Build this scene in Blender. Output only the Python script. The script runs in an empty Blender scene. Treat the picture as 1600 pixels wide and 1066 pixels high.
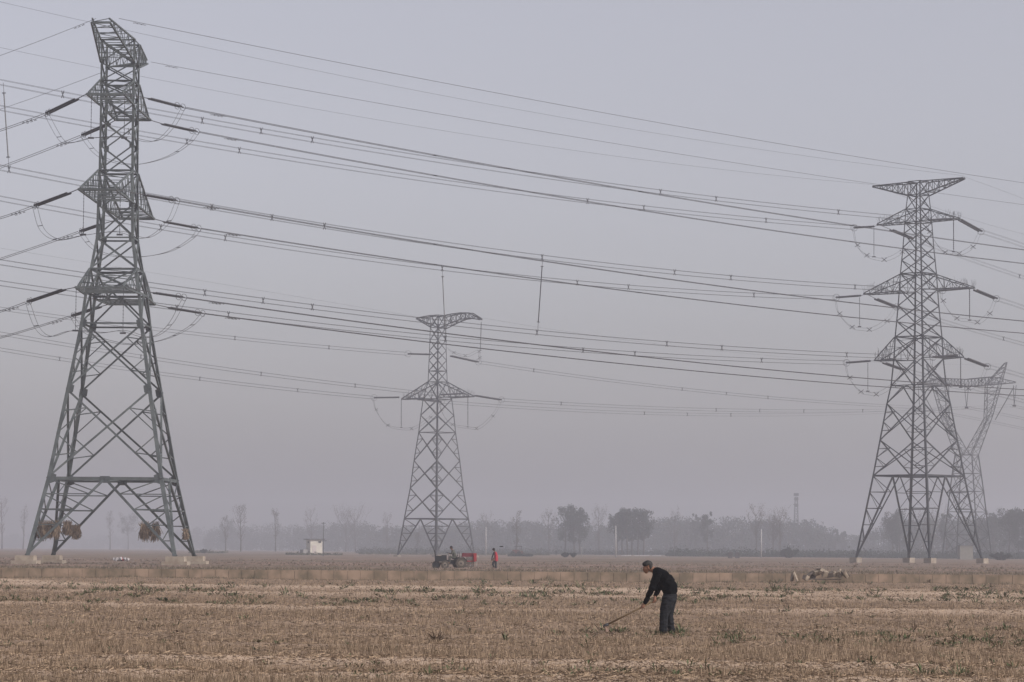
import bpy, bmesh, math, random
import numpy as np
from mathutils import Vector, Matrix, Quaternion
random.seed(7)
R = math.radians
SC = bpy.context.scene
COL = SC.collection

# ------------------------------------------------------------------ camera
CAMH, F, PITCH, ROLL = 1.7, 4800.0, R(3.897), R(0.40)
cp, sp, cr, sr = math.cos(PITCH), math.sin(PITCH), math.cos(ROLL), math.sin(ROLL)
FW = Vector((0, cp, sp)); RT0 = Vector((1, 0, 0)); UP0 = Vector((0, -sp, cp))
RT = RT0*cr + UP0*sr; UP = UP0*cr - RT0*sr
cam_d = bpy.data.cameras.new('camera'); cam = bpy.data.objects.new('camera', cam_d); COL.objects.link(cam)
cam_d.sensor_width = 36; cam_d.lens = 36*F/1600; cam_d.clip_start = 0.5; cam_d.clip_end = 9000
cam.matrix_world = Matrix(((RT.x, UP.x, -FW.x, 0), (RT.y, UP.y, -FW.y, 0), (RT.z, UP.z, -FW.z, CAMH), (0, 0, 0, 1)))
SC.camera = cam
EYE = Vector((0, 0, CAMH))
def ray(px, py): return FW*F + RT*(px-800) + UP*(533-py)
def at(px, py, Y):
    d = ray(px, py); return EYE + d*(Y/d.y)
def ground_at(px, py, z=0.0):
    d = ray(px, py); return EYE + d*((z-CAMH)/d.z)

# ------------------------------------------------------------------ world, sun, exposure
SUN_EL, SUN_AZ = 36, 118         # veiled sun on the right, a little behind the camera
w = bpy.data.worlds.new('World'); SC.world = w; w.use_nodes = True
nt = w.node_tree; nt.nodes.clear()
sky = nt.nodes.new('ShaderNodeTexSky'); sky.sky_type = 'NISHITA'; sky.sun_disc = False
sky.sun_elevation = R(SUN_EL); sky.sun_rotation = R(SUN_AZ); sky.air_density = 1.0; sky.dust_density = 2.2; sky.ozone_density = 2.0
hs = nt.nodes.new('ShaderNodeHueSaturation'); hs.inputs['Saturation'].default_value = 0.34
tint = nt.nodes.new('ShaderNodeMix'); tint.data_type = 'RGBA'; tint.blend_type = 'MULTIPLY'; tint.inputs[0].default_value = 1.0
tint.inputs[7].default_value = (1.0, 0.94, 0.98, 1)
bg = nt.nodes.new('ShaderNodeBackground'); bg.inputs[1].default_value = 0.125
wo = nt.nodes.new('ShaderNodeOutputWorld')
nt.links.new(sky.outputs[0], hs.inputs['Color']); nt.links.new(hs.outputs[0], tint.inputs[6]); nt.links.new(tint.outputs[2], bg.inputs[0]); nt.links.new(bg.outputs[0], wo.inputs[0])
sl = bpy.data.lights.new('sun', 'SUN'); sl.energy = 2.7; sl.angle = R(10); sl.color = (1.0, 0.94, 0.86)
so = bpy.data.objects.new('sun', sl); COL.objects.link(so)
sd = Vector((math.sin(R(SUN_AZ))*math.cos(R(SUN_EL)), math.cos(R(SUN_AZ))*math.cos(R(SUN_EL)), math.sin(R(SUN_EL))))
so.rotation_euler = sd.to_track_quat('Z', 'Y').to_euler(); so.location = (60, 40, 120)
SC.view_settings.view_transform = 'Standard'; SC.view_settings.look = 'None'; SC.view_settings.exposure = 0.14; SC.view_settings.gamma = 1
HAZE = 0.00060
HAZE_COL = (0.858, 0.885, 0.955)
SC.cycles.volume_bounces = 2; SC.cycles.max_bounces = 6; SC.cycles.transparent_max_bounces = 12

# ------------------------------------------------------------------ helpers
def mat(name, col, rough=0.85, metal=0.0, var=0.0, scale=2.0, col2=None, bump=0.0, spec=0.3, stretch=None, detail=6):
    m = bpy.data.materials.new(name); m.use_nodes = True; n = m.node_tree; b = n.nodes['Principled BSDF']
    b.inputs['Roughness'].default_value = rough; b.inputs['Metallic'].default_value = metal
    b.inputs['Specular IOR Level'].default_value = spec
    b.inputs['Base Color'].default_value = (*col, 1)
    if var or col2:
        c2 = col2 or tuple(c*(1-var) for c in col)
        tc = n.nodes.new('ShaderNodeTexCoord'); mp = n.nodes.new('ShaderNodeMapping')
        if stretch: mp.inputs['Scale'].default_value = stretch
        nz = n.nodes.new('ShaderNodeTexNoise'); nz.inputs['Scale'].default_value = scale; nz.inputs['Detail'].default_value = detail
        rp = n.nodes.new('ShaderNodeValToRGB'); rp.color_ramp.elements[0].position = .36; rp.color_ramp.elements[1].position = .64
        rp.color_ramp.elements[0].color = (*c2, 1); rp.color_ramp.elements[1].color = (*col, 1)
        n.links.new(tc.outputs['Object'], mp.inputs[0]); n.links.new(mp.outputs[0], nz.inputs['Vector'])
        n.links.new(nz.outputs[0], rp.inputs[0]); n.links.new(rp.outputs[0], b.inputs['Base Color'])
        if bump:
            bp = n.nodes.new('ShaderNodeBump'); bp.inputs['Strength'].default_value = bump
            n.links.new(nz.outputs[0], bp.inputs['Height']); n.links.new(bp.outputs[0], b.inputs['Normal'])
    return m

def link(o, parent=None):
    COL.objects.link(o)
    if parent is not None: o.parent = parent
    return o
def tag(o, label=None, cat=None, group=None, kind=None):
    if label: o['label'] = label
    if cat: o['category'] = cat
    if group: o['group'] = group
    if kind: o['kind'] = kind
    return o
def empty(name, loc=(0, 0, 0), rz=0, label=None, cat=None, group=None):
    o = bpy.data.objects.new(name, None); COL.objects.link(o); o.location = loc; o.rotation_euler = (0, 0, rz); o.empty_display_size = .3
    return tag(o, label, cat, group)
def meshobj(name, me, m=None, parent=None):
    o = bpy.data.objects.new(name, me)
    if m is not None: me.materials.append(m)
    return link(o, parent)

class MB:
    """collects bars, boxes and tubes, links them as one mesh object"""
    def __init__(s): s.v = []; s.f = []
    def add(s, vs, fs):
        k = len(s.v); s.v += [tuple(x) for x in vs]; s.f += [tuple(i+k for i in f) for f in fs]
    def bar(s, p, q, w=.1, h=None, up=None):
        p = Vector(p); q = Vector(q); d = q-p
        if d.length < 1e-6: return
        d.normalize(); h = h or w
        u = Vector(up) if up is not None else Vector((0, 0, 1))
        if abs(d.dot(u)) > .95: u = Vector((1, 0, 0)) if abs(d.x) < .9 else Vector((0, 1, 0))
        a = d.cross(u).normalized(); b = a.cross(d).normalized()
        c = [(-1, -1), (1, -1), (1, 1), (-1, 1)]
        vs = [p + a*(i*w/2) + b*(j*h/2) for i, j in c] + [q + a*(i*w/2) + b*(j*h/2) for i, j in c]
        s.add(vs, [(0, 3, 2, 1), (4, 5, 6, 7), (0, 1, 5, 4), (1, 2, 6, 5), (2, 3, 7, 6), (3, 0, 4, 7)])
    def angle(s, p, q, w, n1, n2, t=.016):
        """L-section: two thin flanges along n1 and n2"""
        p = Vector(p); q = Vector(q); n1 = Vector(n1); n2 = Vector(n2); d = (q-p).normalized()
        n1 = (n1 - d*n1.dot(d)).normalized(); n2 = (n2 - d*n2.dot(d)).normalized()
        pr = [Vector((0, 0, 0)), n1*w, n1*w+n2*t, n1*t+n2*t, n1*t+n2*w, n2*w]
        vs = [p+x for x in pr] + [q+x for x in pr]
        s.add(vs, [(i, (i+1) % 6, 6+(i+1) % 6, 6+i) for i in range(6)] + [(5, 4, 3, 2, 1, 0), (6, 7, 8, 9, 10, 11)])
    def box(s, c, size, rz=0, taper=1.0, tilt=None):
        cx, cy, cz = c; a, b, h = size[0]/2, size[1]/2, size[2]/2
        vs = []
        for z, k in ((-h, 1), (h, taper)):
            for x, y in ((-a, -b), (a, -b), (a, b), (-a, b)): vs.append(Vector((x*k, y*k, z)))
        M = Matrix.Rotation(rz, 3, 'Z')
        if tilt: M = M @ Matrix.Rotation(tilt[0], 3, 'X') @ Matrix.Rotation(tilt[1], 3, 'Y')
        vs = [M @ v + Vector(c) for v in vs]
        s.add(vs, [(0, 3, 2, 1), (4, 5, 6, 7), (0, 1, 5, 4), (1, 2, 6, 5), (2, 3, 7, 6), (3, 0, 4, 7)])
    def tube(s, pts, r, n=6, closed=False):
        pts = [Vector(p) for p in pts]; m = len(pts); rs = r if isinstance(r, (list, tuple)) else [r]*m
        k = len(s.v); up = Vector((0, 0, 1))
        for i, p in enumerate(pts):
            if closed: d = pts[(i+1) % m]-pts[i-1]
            else: d = pts[min(i+1, m-1)]-pts[max(i-1, 0)]
            d.normalize(); u = up if abs(d.z) < .93 else Vector((1, 0, 0))
            a = d.cross(u).normalized(); b = a.cross(d)
            for j in range(n):
                t = 2*math.pi*j/n; s.v.append(tuple(p + a*(math.cos(t)*rs[i]) + b*(math.sin(t)*rs[i])))
        for i in range(m if closed else m-1):
            for j in range(n):
                a0 = k+i*n; a1 = k+((i+1) % m)*n
                s.f.append((a0+j, a0+(j+1) % n, a1+(j+1) % n, a1+j))
        if not closed:
            s.f.append(tuple(k+j for j in reversed(range(n)))); s.f.append(tuple(k+(m-1)*n+j for j in range(n)))
    def ring(s, c, nrm, rad, r, n=5, seg=12):
        c = Vector(c); nrm = Vector(nrm).normalized(); u = nrm.orthogonal().normalized(); v = nrm.cross(u)
        s.tube([c+u*math.cos(2*math.pi*i/seg)*rad+v*math.sin(2*math.pi*i/seg)*rad for i in range(seg)], r, n, True)
    def wheel(s, c, axis, prof, n=24):
        """lathe: prof = list of (offset along axis, radius)"""
        c = Vector(c); ax = Vector(axis).normalized(); u = ax.orthogonal().normalized(); v = ax.cross(u); k = len(s.v)
        for o, r in prof:
            for j in range(n):
                t = 2*math.pi*j/n; s.v.append(tuple(c+ax*o+(u*math.cos(t)+v*math.sin(t))*r))
        for i in range(len(prof)-1):
            for j in range(n): s.f.append((k+i*n+j, k+i*n+(j+1) % n, k+(i+1)*n+(j+1) % n, k+(i+1)*n+j))
        s.f.append(tuple(k+j for j in reversed(range(n)))); s.f.append(tuple(k+(len(prof)-1)*n+j for j in range(n)))
    def build(s, name, m, parent=None, smooth=False, loc=None):
        me = bpy.data.meshes.new(name)
        if loc is not None:
            L = Vector(loc); vv = [tuple(Vector(v)-L) for v in s.v]
        else: vv = s.v
        me.from_pydata(vv, [], s.f); me.update()
        if smooth: me.polygons.foreach_set('use_smooth', [True]*len(me.polygons))
        o = meshobj(name, me, m, parent)
        if loc is not None: o.location = loc
        return o

def quads_mesh(name, V, m, parent=None, nside=4):
    """V: (n, nside, 3) numpy array of separate faces"""
    n = V.shape[0]; me = bpy.data.meshes.new(name)
    me.vertices.add(n*nside); me.vertices.foreach_set('co', V.astype(np.float32).ravel())
    me.loops.add(n*nside); me.loops.foreach_set('vertex_index', np.arange(n*nside, dtype=np.int32))
    me.polygons.add(n); me.polygons.foreach_set('loop_start', np.arange(0, n*nside, nside, dtype=np.int32))
    me.update(calc_edges=True)
    return meshobj(name, me, m, parent)

# ------------------------------------------------------------------ materials
M_steel = mat('galvanised_steel', (0.125, 0.145, 0.145), .65, .25, col2=(0.06, 0.073, 0.075), scale=.9, spec=.4, detail=8)
M_gusset = mat('gusset_steel', (0.085, 0.10, 0.103), .65, .25, var=.3, scale=2)
M_steelfar = mat('weathered_steel', (0.05, 0.054, 0.06), .7, .2, col2=(.03, .034, .04), scale=.6)
M_glass = mat('dark_insulator_glaze', (0.022, 0.022, 0.028), .45, 0, spec=.4)
M_wire = mat('aluminium_conductor', (0.075, 0.075, 0.08), .6, .3, var=.2, scale=.3)
M_wirefar = mat('dull_conductor', (0.06, 0.06, 0.068), .6, .3, var=.2, scale=.3)
M_fit = mat('dark_fitting', (0.05, 0.05, 0.055), .6, .3)
M_conc = mat('aged_concrete', (0.36, 0.31, 0.25), .9, 0, col2=(.25, .20, .155), scale=1.6, bump=.2)
M_pane = mat('canal_slab_concrete', (.36, .262, .192), .92, 0, col2=(.175, .14, .098), scale=1.1, bump=.2, detail=9)
M_straw = mat('dry_corn_straw', (0.13, 0.09, 0.06), .9, 0, col2=(.06, .042, .03), scale=9)

# ------------------------------------------------------------------ ground
def hash_noise(x, y, seed=0):
    """smooth value noise, numpy"""
    xi = np.floor(x).astype(np.int64); yi = np.floor(y).astype(np.int64); xf = x-xi; yf = y-yi
    def h(a, b):
        n = (a*374761393 + b*668265263 + seed*982451653) & 0xffffffff
        n = ((n ^ (n >> 13))*1274126177) & 0xffffffff
        return ((n ^ (n >> 16)) & 0xffff)/65535.0
    u = xf*xf*(3-2*xf); v = yf*yf*(3-2*yf)
    return (h(xi, yi)*(1-u)+h(xi+1, yi)*u)*(1-v) + (h(xi, yi+1)*(1-u)+h(xi+1, yi+1)*u)*v
def bands(y):
    """1 = stubble row, 0 = bare soil strip, as a function of distance"""
    return y
def py_of(y, z=0.0): return 860 + (CAMH-z)*F/y
# bare strips given by picture height of the strip -> distance on the field
def Yof(py, z=0.0): return (CAMH-z)*F/(py-860)
BARE = [(916, 924, 1.0), (927, 933, .8), (948, 955, .85), (975, 980, .35), (1031, 1046, 1.0), (1009, 1013, .35), (1055, 1070, 1.0), (990, 994, .3)]
def bare_amount(x, y):
    out = np.zeros_like(y); wob = (hash_noise(x/9.0, y/30.0, 5)-.5)
    for a, b, k in BARE:
        y1, y0 = Yof(a), Yof(b); c = (y0+y1)/2 + wob*(y1-y0)*.9 - x*.02*(y1-y0); hw = (y1-y0)/2
        out = np.maximum(out, k*np.clip(1.35-np.abs(y-c)/hw, 0, 1))
    return out*np.clip(.5+.95*hash_noise(x/2.6, y/4.5, 8), 0, 1)
def near_h(x, y):
    h = (hash_noise(x*1.3, y*.7, 1)-.5)*.05 + (hash_noise(x*4, y*2.5, 2)-.5)*.035 + (hash_noise(x/7, y/9, 3)-.5)*.10
    b = bare_amount(x, y)
    h = h + .05*b + b*(hash_noise(x*5, y*5, 9)-.5)*.05
    return h
FARZ = 0.22
def far_h(x, y):
    k = np.clip((320-y)/80, 0, 1)
    h = FARZ + (hash_noise(x*.9, y*.35, 11)-.5)*.16*k + (hash_noise(x*3, y*1.2, 12)-.5)*.10*k
    return h + (hash_noise(x/60, y/90, 13)-.5)*.25*np.clip((y-300)/300, 0, 1)
WALLY = Yof(907.5)
def grid(name, xs, ys, fn, m):
    X, Yg = np.meshgrid(xs, ys); Z = fn(X, Yg); nx, ny = len(xs), len(ys)
    co = np.stack([X, Yg, Z], -1).reshape(-1, 3)
    idx = np.arange(nx*ny).reshape(ny, nx)
    f = np.stack([idx[:-1, :-1], idx[:-1, 1:], idx[1:, 1:], idx[1:, :-1]], -1).reshape(-1, 4)
    me = bpy.data.meshes.new(name); me.vertices.add(len(co)); me.vertices.foreach_set('co', co.astype(np.float32).ravel())
    me.loops.add(f.size); me.loops.foreach_set('vertex_index', f.astype(np.int32).ravel())
    me.polygons.add(len(f)); me.polygons.foreach_set('loop_start', np.arange(0, f.size, 4, dtype=np.int32))
    me.polygons.foreach_set('use_smooth', np.ones(len(f), dtype=bool)); me.update(calc_edges=True)
    return meshobj(name, me, m)

def soil_material(name, cols, s1, s2, s3, strips=None, bump=.4):
    m = bpy.data.materials.new(name); m.use_nodes = True; n = m.node_tree; b = n.nodes['Principled BSDF']
    b.inputs['Roughness'].default_value = .95; b.inputs['Specular IOR Level'].default_value = .1
    g = n.nodes.new('ShaderNodeNewGeometry')
    def noise(sc, detail=5, rough=.6):
        mp = n.nodes.new('ShaderNodeMapping'); mp.inputs['Scale'].default_value = sc; n.links.new(g.outputs['Position'], mp.inputs[0])
        z = n.nodes.new('ShaderNodeTexNoise'); z.inputs['Scale'].default_value = 1; z.inputs['Detail'].default_value = detail; z.inputs['Roughness'].default_value = rough
        n.links.new(mp.outputs[0], z.inputs['Vector']); return z.outputs[0]
    def ramp(src, a, c, e0, e1):
        r = n.nodes.new('ShaderNodeValToRGB'); r.color_ramp.elements[0].position = a; r.color_ramp.elements[1].position = c
        r.color_ramp.elements[0].color = (*e0, 1); r.color_ramp.elements[1].color = (*e1, 1); n.links.new(src, r.inputs[0]); return r.outputs[0]
    def mix(f, a, c, mode='MIX'):
        x = n.nodes.new('ShaderNodeMix'); x.data_type = 'RGBA'; x.blend_type = mode
        if isinstance(f, float): x.inputs[0].default_value = f
        else: n.links.new(f, x.inputs[0])
        for s, i in ((a, 6), (c, 7)):
            if isinstance(s, tuple): x.inputs[i].default_value = (*s, 1)
            else: n.links.new(s, x.inputs[i])
        return x.outputs[2]
    fine = noise(s1, 8, .7); mid = noise(s2, 6, .6); big = noise(s3, 4)
    c = ramp(mid, .38, .62, cols[0], cols[1])
    c = mix(ramp(big, .42, .6, (0, 0, 0), (1, 1, 1)), c, cols[2])
    c = mix(.8, c, ramp(fine, .32, .68, (.42, .41, .40), (1.4, 1.4, 1.4)), 'MULTIPLY')
    if strips:
        a = n.nodes.new('ShaderNodeVertexColor'); a.layer_name = 'bare'
        c = mix(a.outputs['Color'], c, mix(.7, strips, ramp(fine, .35, .65, (.5, .49, .48), (1.25, 1.25, 1.25)), 'MULTIPLY'))
    n.links.new(c, b.inputs['Base Color'])
    bp = n.nodes.new('ShaderNodeBump'); bp.inputs['Strength'].default_value = bump; bp.inputs['Distance'].default_value = .05
    n.links.new(fine, bp.inputs['Height']); n.links.new(bp.outputs[0], b.inputs['Normal'])
    return m
M_near = soil_material('stubble_field_soil', [(.18, .128, .088), (.31, .222, .158), (.235, .168, .116)], (9, 9, 9), (1.2, .5, 1), (.15, .08, 1), strips=(.48, .362, .268))
M_far = soil_material('ploughed_field_soil', [(.17, .125, .10), (.28, .20, .16), (.16, .128, .092)], (2.5, 1.2, 3), (.30, .06, .3), (.02, .018, .02), bump=.6)
xs = np.concatenate([np.arange(-42, 42, .28)]); ys = np.concatenate([np.arange(30, 110, .28), np.arange(110, WALLY+.9, .4)])
near = grid('stubble_field', xs, ys, near_h, M_near); tag(near, kind='structure')
X, Yg = np.meshgrid(xs, ys); bv = bare_amount(X, Yg).ravel()
ca = near.data.color_attributes.new('bare', 'FLOAT_COLOR', 'POINT'); ca.data.foreach_set('color', np.stack([bv, bv, bv, np.ones_like(bv)], -1).astype(np.float32).ravel())
# coarse skirt of the same field out to the sides and behind the camera
sk = MB()
for (x0, x1, y0, y1) in ((-2400, -41.8, -150, WALLY+.6), (41.6, 2400, -150, WALLY+.6), (-41.8, 41.6, -150, 30.1)):
    sk.add([(x0, y0, -.02), (x1, y0, -.02), (x1, y1, -.02), (x0, y1, -.02)], [(0, 1, 2, 3)])
tag(sk.build('field_around', M_near), kind='structure')
xs = np.concatenate([np.arange(-2400, -80, 80), np.arange(-80, 80, .5), np.arange(80, 2401, 80)])
ys = np.concatenate([np.arange(WALLY+.25, 330, .7), np.arange(330, 700, 6), np.arange(700, 4001, 60)])
tag(grid('ploughed_field', xs, ys, far_h, M_far), kind='structure')

# ------------------------------------------------------------------ stubble (uncountable straw)
rng = np.random.default_rng(3)
def blades(name, P, hgt, wid, lean, m, bend=0):
    n = len(P); ang = rng.uniform(0, math.pi, n); hx = np.cos(ang)*wid/2; hy = np.sin(ang)*wid/2*.3
    la = rng.uniform(0, 2*math.pi, n); lx = np.cos(la)*lean; ly = np.sin(la)*lean
    V = np.zeros((n, 3, 3))
    V[:, 0] = P + np.stack([-hx-wid*.2, -hy, np.zeros(n)-.02], -1); V[:, 1] = P + np.stack([hx+wid*.2, hy, np.zeros(n)-.02], -1)
    V[:, 2] = P + np.stack([lx, ly, hgt], -1)
    return V
def scatter(n, y0, y1, margin=1.12):
    # uniform in picture height between the distances, then across the view
    p = rng.uniform(1/y1, 1/y0, n) ; y = 1/p
    hw = y*(800/F)*margin + 1.0; x = rng.uniform(-1, 1, n)*hw
    return x, y
def straw_material(name, a, b2, c):
    m = bpy.data.materials.new(name); m.use_nodes = True; n = m.node_tree; b = n.nodes['Principled BSDF']
    b.inputs['Roughness'].default_value = .8; b.inputs['Specular IOR Level'].default_value = .15
    g = n.nodes.new('ShaderNodeNewGeometry'); r = n.nodes.new('ShaderNodeValToRGB')
    r.color_ramp.elements[0].color = (*a, 1); r.color_ramp.elements[1].color = (*c, 1); e = r.color_ramp.elements.new(.5); e.color = (*b2, 1)
    n.links.new(g.outputs['Random Per Island'], r.inputs[0]); n.links.new(r.outputs[0], b.inputs['Base Color'])
    return m
M_stub = straw_material('wheat_stubble_straw', (.075, .052, .034), (.215, .155, .105), (.44, .335, .235))
M_weed = straw_material('weed_green', (.05, .066, .032), (.085, .105, .05), (.14, .145, .08))
M_dry = straw_material('dry_weed', (.07, .045, .035), (.12, .085, .06), (.18, .13, .09))
x, y = scatter(440000, 37.5, WALLY-1)
b = bare_amount(x, y)
rowf = .5+.5*np.sin(y*2*math.pi/.9 + (hash_noise(x/5, y/3, 21)-.5)*3)
patch = hash_noise(x/2.2, y/3.5, 22)*.55 + hash_noise(x/.7, y/1.4, 25)*.55
keep = rng.uniform(0, 1, len(x)) < (1-.93*np.clip(b, 0, 1))*(.10+.55*rowf*patch+.75*np.clip(patch-.38, 0, 1))
x, y = x[keep], y[keep]; patch = patch[keep]
P = np.stack([x, y, near_h(x, y)], -1)
hgt = rng.uniform(.04, .145, len(x))*(.5+.95*patch); hgt[rng.uniform(0, 1, len(x)) < .03] *= 1.8
V = blades('s', P, hgt, (.007+.00009*y), hgt*.35, None)
tag(quads_mesh('stubble', V, M_stub, nside=3), label='brown cut wheat stubble standing all over the near field', cat='stubble', kind='stuff')

x, y = scatter(75000, 37.5, WALLY-1)
k = rng.uniform(0, 1, len(x)) < (.25+.75*hash_noise(x/1.7, y/2.3, 71)); x, y = x[k], y[k]
P = np.stack([x, y, near_h(x, y)+rng.uniform(.005, .04, len(x))], -1)
a = rng.uniform(0, math.pi, len(x)); L_ = rng.uniform(.05, .20, len(x)); w_ = .006+.00007*y
V = np.zeros((len(x), 3, 3)); dx = np.stack([np.cos(a)*L_, np.sin(a)*L_, rng.uniform(-.02, .05, len(x))], -1)
V[:, 0] = P - dx/2; V[:, 1] = P + dx/2; V[:, 2] = P + dx*.4; V[:, 2, 2] += w_*1.6
tag(quads_mesh('straw_litter', V, M_stub, nside=3), label='loose flattened straw littering the near field', cat='straw', kind='stuff')
# small clods
x, y = scatter(28000, 37.5, WALLY-1); b = bare_amount(x, y); k = rng.uniform(0, 1, len(x)) < .25+b; x, y = x[k], y[k]
z = near_h(x, y); sz = rng.uniform(.012, .045, len(x))*(.6+y/160); V = np.zeros((len(x), 3, 3))
V[:, 0] = np.stack([x-sz, y, z-.01], -1); V[:, 1] = np.stack([x+sz, y-sz*.6, z-.01], -1); V[:, 2] = np.stack([x+sz*rng.uniform(-.5, .5, len(x)), y, z+sz*rng.uniform(.4, 1, len(x))], -1)
tag(quads_mesh('soil_crumbs', V, straw_material('soil_crumbs', (.10, .075, .055), (.20, .15, .112), (.40, .32, .25)), nside=3), label='small crumbs of dry soil on the near field', cat='clods', kind='stuff')
# weeds: leafy blades in bands
def weed_pts(n):
    ps = []
    zones = [(920, 946, .62, 0, 1700), (996, 1012, .10, 1150, 1650), (985, 1000, .07, 900, 1650), (955, 990, .04, 0, 1600), (1040, 1066, .05, 500, 1650), (1000, 1066, .05, 0, 1700), (910, 920, .07, 0, 1600)]
    for a, b2, k, x0, x1 in zones:
        for _ in range(int(n*k)):
            for t in range(12):
                px = random.uniform(x0-40, x1); py = random.uniform(a, b2)
                g = ground_at(px, py)
                if float(hash_noise(np.array([px/38.0]), np.array([py/5.0]), 31)[0]) > .50: break
            ps.append(g)
    return ps
WV = []; DV = []
for g in weed_pts(1400):
    gz = float(near_h(np.array([g.x]), np.array([g.y]))[0]); size = random.uniform(.05, .125)*(1 if random.random() < .9 else 1.5)*(.5+g.y/115)
    for k in range(random.randint(6, 13)):
        a = random.uniform(0, 2*math.pi); l = size*random.uniform(.6, 1.4); up = random.uniform(.25, 1.0)
        d = Vector((math.cos(a), math.sin(a), 0)); s = Vector((-d.y, d.x, 0))*random.uniform(.006, .014)*(.7+g.y/90)
        b0 = Vector((g.x, g.y, gz)) + d*random.uniform(0, size*.7); tip = b0 + d*l*.8 + Vector((0, 0, l*up)); midp = b0 + d*l*.45 + Vector((0, 0, l*up*.75))
        q = [b0, midp+s, tip, midp-s]
        (DV if random.random() < .2 else WV).append([tuple(v) for v in q])
tag(quads_mesh('weeds', np.array(WV), M_weed), label='low green weeds scattered in bands among the stubble', cat='weeds', kind='stuff')
tag(quads_mesh('dry_weeds', np.array(DV), M_dry), label='withered brown weeds among the stubble', cat='weeds', kind='stuff')
# clods and low tufts on the ploughed ground behind the wall
CV = []
def tri_clod(x, y, z, s):
    vs = [(x+random.uniform(-s, s), y+random.uniform(-s, s)*.6, z-.03), (x+random.uniform(-s, s), y+random.uniform(-s, s)*.6, z-.03), (x+random.uniform(-s, s)*.5, y, z+s*random.uniform(.5, 1.1))]
    return vs
n = 52000; p = rng.uniform(1/420, 1/(WALLY+1), n); yy = 1/p; xx = rng.uniform(-1, 1, n)*(yy*.19)
zz = far_h(xx, yy); dens = .6*hash_noise(xx/14, yy/11, 41)+.5*hash_noise(xx/3, yy/5, 42)
kk = rng.uniform(0, 1, n) < np.clip((dens-.5)*2.2, 0.03, .8)
xx, yy, zz = xx[kk], yy[kk], zz[kk]
s = rng.uniform(.04, .15, len(xx))*(1+.4*(yy > 260))
V = np.zeros((len(xx), 3, 3)); 
V[:, 0] = np.stack([xx-s, yy, zz-.04], -1); V[:, 1] = np.stack([xx+s*rng.uniform(.3, 1, len(xx)), yy-s*.5, zz-.04], -1); V[:, 2] = np.stack([xx+s*rng.uniform(-.6, .6, len(xx)), yy, zz+s*rng.uniform(.3, .85, len(xx))], -1)
M_clod = straw_material('dry_weed_and_clods', (.09, .068, .052), (.18, .132, .10), (.38, .28, .22))
tag(quads_mesh('clods', V, M_clod, nside=3), label='reddish clods and withered growth across the ploughed field', cat='clods', kind='stuff')
# dull green-brown low herb along the far side of the wall
n = 22000; xx = rng.uniform(-45, 45, n); yy = WALLY+38+rng.normal(0, 14, n)
yy = np.maximum(yy, WALLY+.5); zz = far_h(xx, yy); h = rng.uniform(.05, .22, n)*(.5+hash_noise(xx/3, yy/3, 44))
P = np.stack([xx, yy, zz], -1)
M_herb = straw_material('herb_fringe', (.07, .062, .042), (.125, .105, .072), (.23, .185, .135))
tag(quads_mesh('herb_fringe', blades('h', P, h, .05, h*.5, None), M_herb, nside=3), label='low olive and brown herbs fringing the top of the canal wall', cat='grass', kind='stuff')

# ------------------------------------------------------------------ canal wall of upright concrete slabs
WTOP = CAMH - (893-860)*WALLY/F
wall = empty('canal_wall', (0, WALLY, 0), 0, 'long low canal wall of buff upright concrete slabs across the field', 'wall')
x = -36.5; i = 0
capm = MB()
while x < 36 and i < 97:
    wd = random.uniform(.71, .77); mb = MB(); zt = WTOP + random.uniform(-.006, .006); dy = random.uniform(-.012, .012)
    mb.box((x+wd/2, dy, (zt-.25)/2), (wd-.022, .10, zt+.25), 0, 1, (R(random.uniform(-2, 0)), R(random.uniform(-.25, .25))))
    mb.build('slab', M_pane, wall); x += wd; i += 1
mb = MB(); mb.box((-.2, .16, (WTOP-.32)/2), (74, .12, WTOP+.2)); mb.build('backing', mat('mortar_dark', (.11, .08, .06), .95, var=.3), wall)
# bits of weed on the wall foot
n = 9000; xx = rng.uniform(-36, 36, n); yy = WALLY - .10 - rng.exponential(.7, n); zz = near_h(xx, yy)
h = rng.uniform(.04, .17, n)*(.35+1.9*hash_noise(xx/1.1, yy*0, 46)**3)
tag(quads_mesh('wall_foot_herbs', blades('h', np.stack([xx, yy, zz], -1), h, .03, h*.5, None), M_herb, nside=3), label='sparse dry herbs along the foot of the canal wall', cat='grass', kind='stuff')

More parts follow.
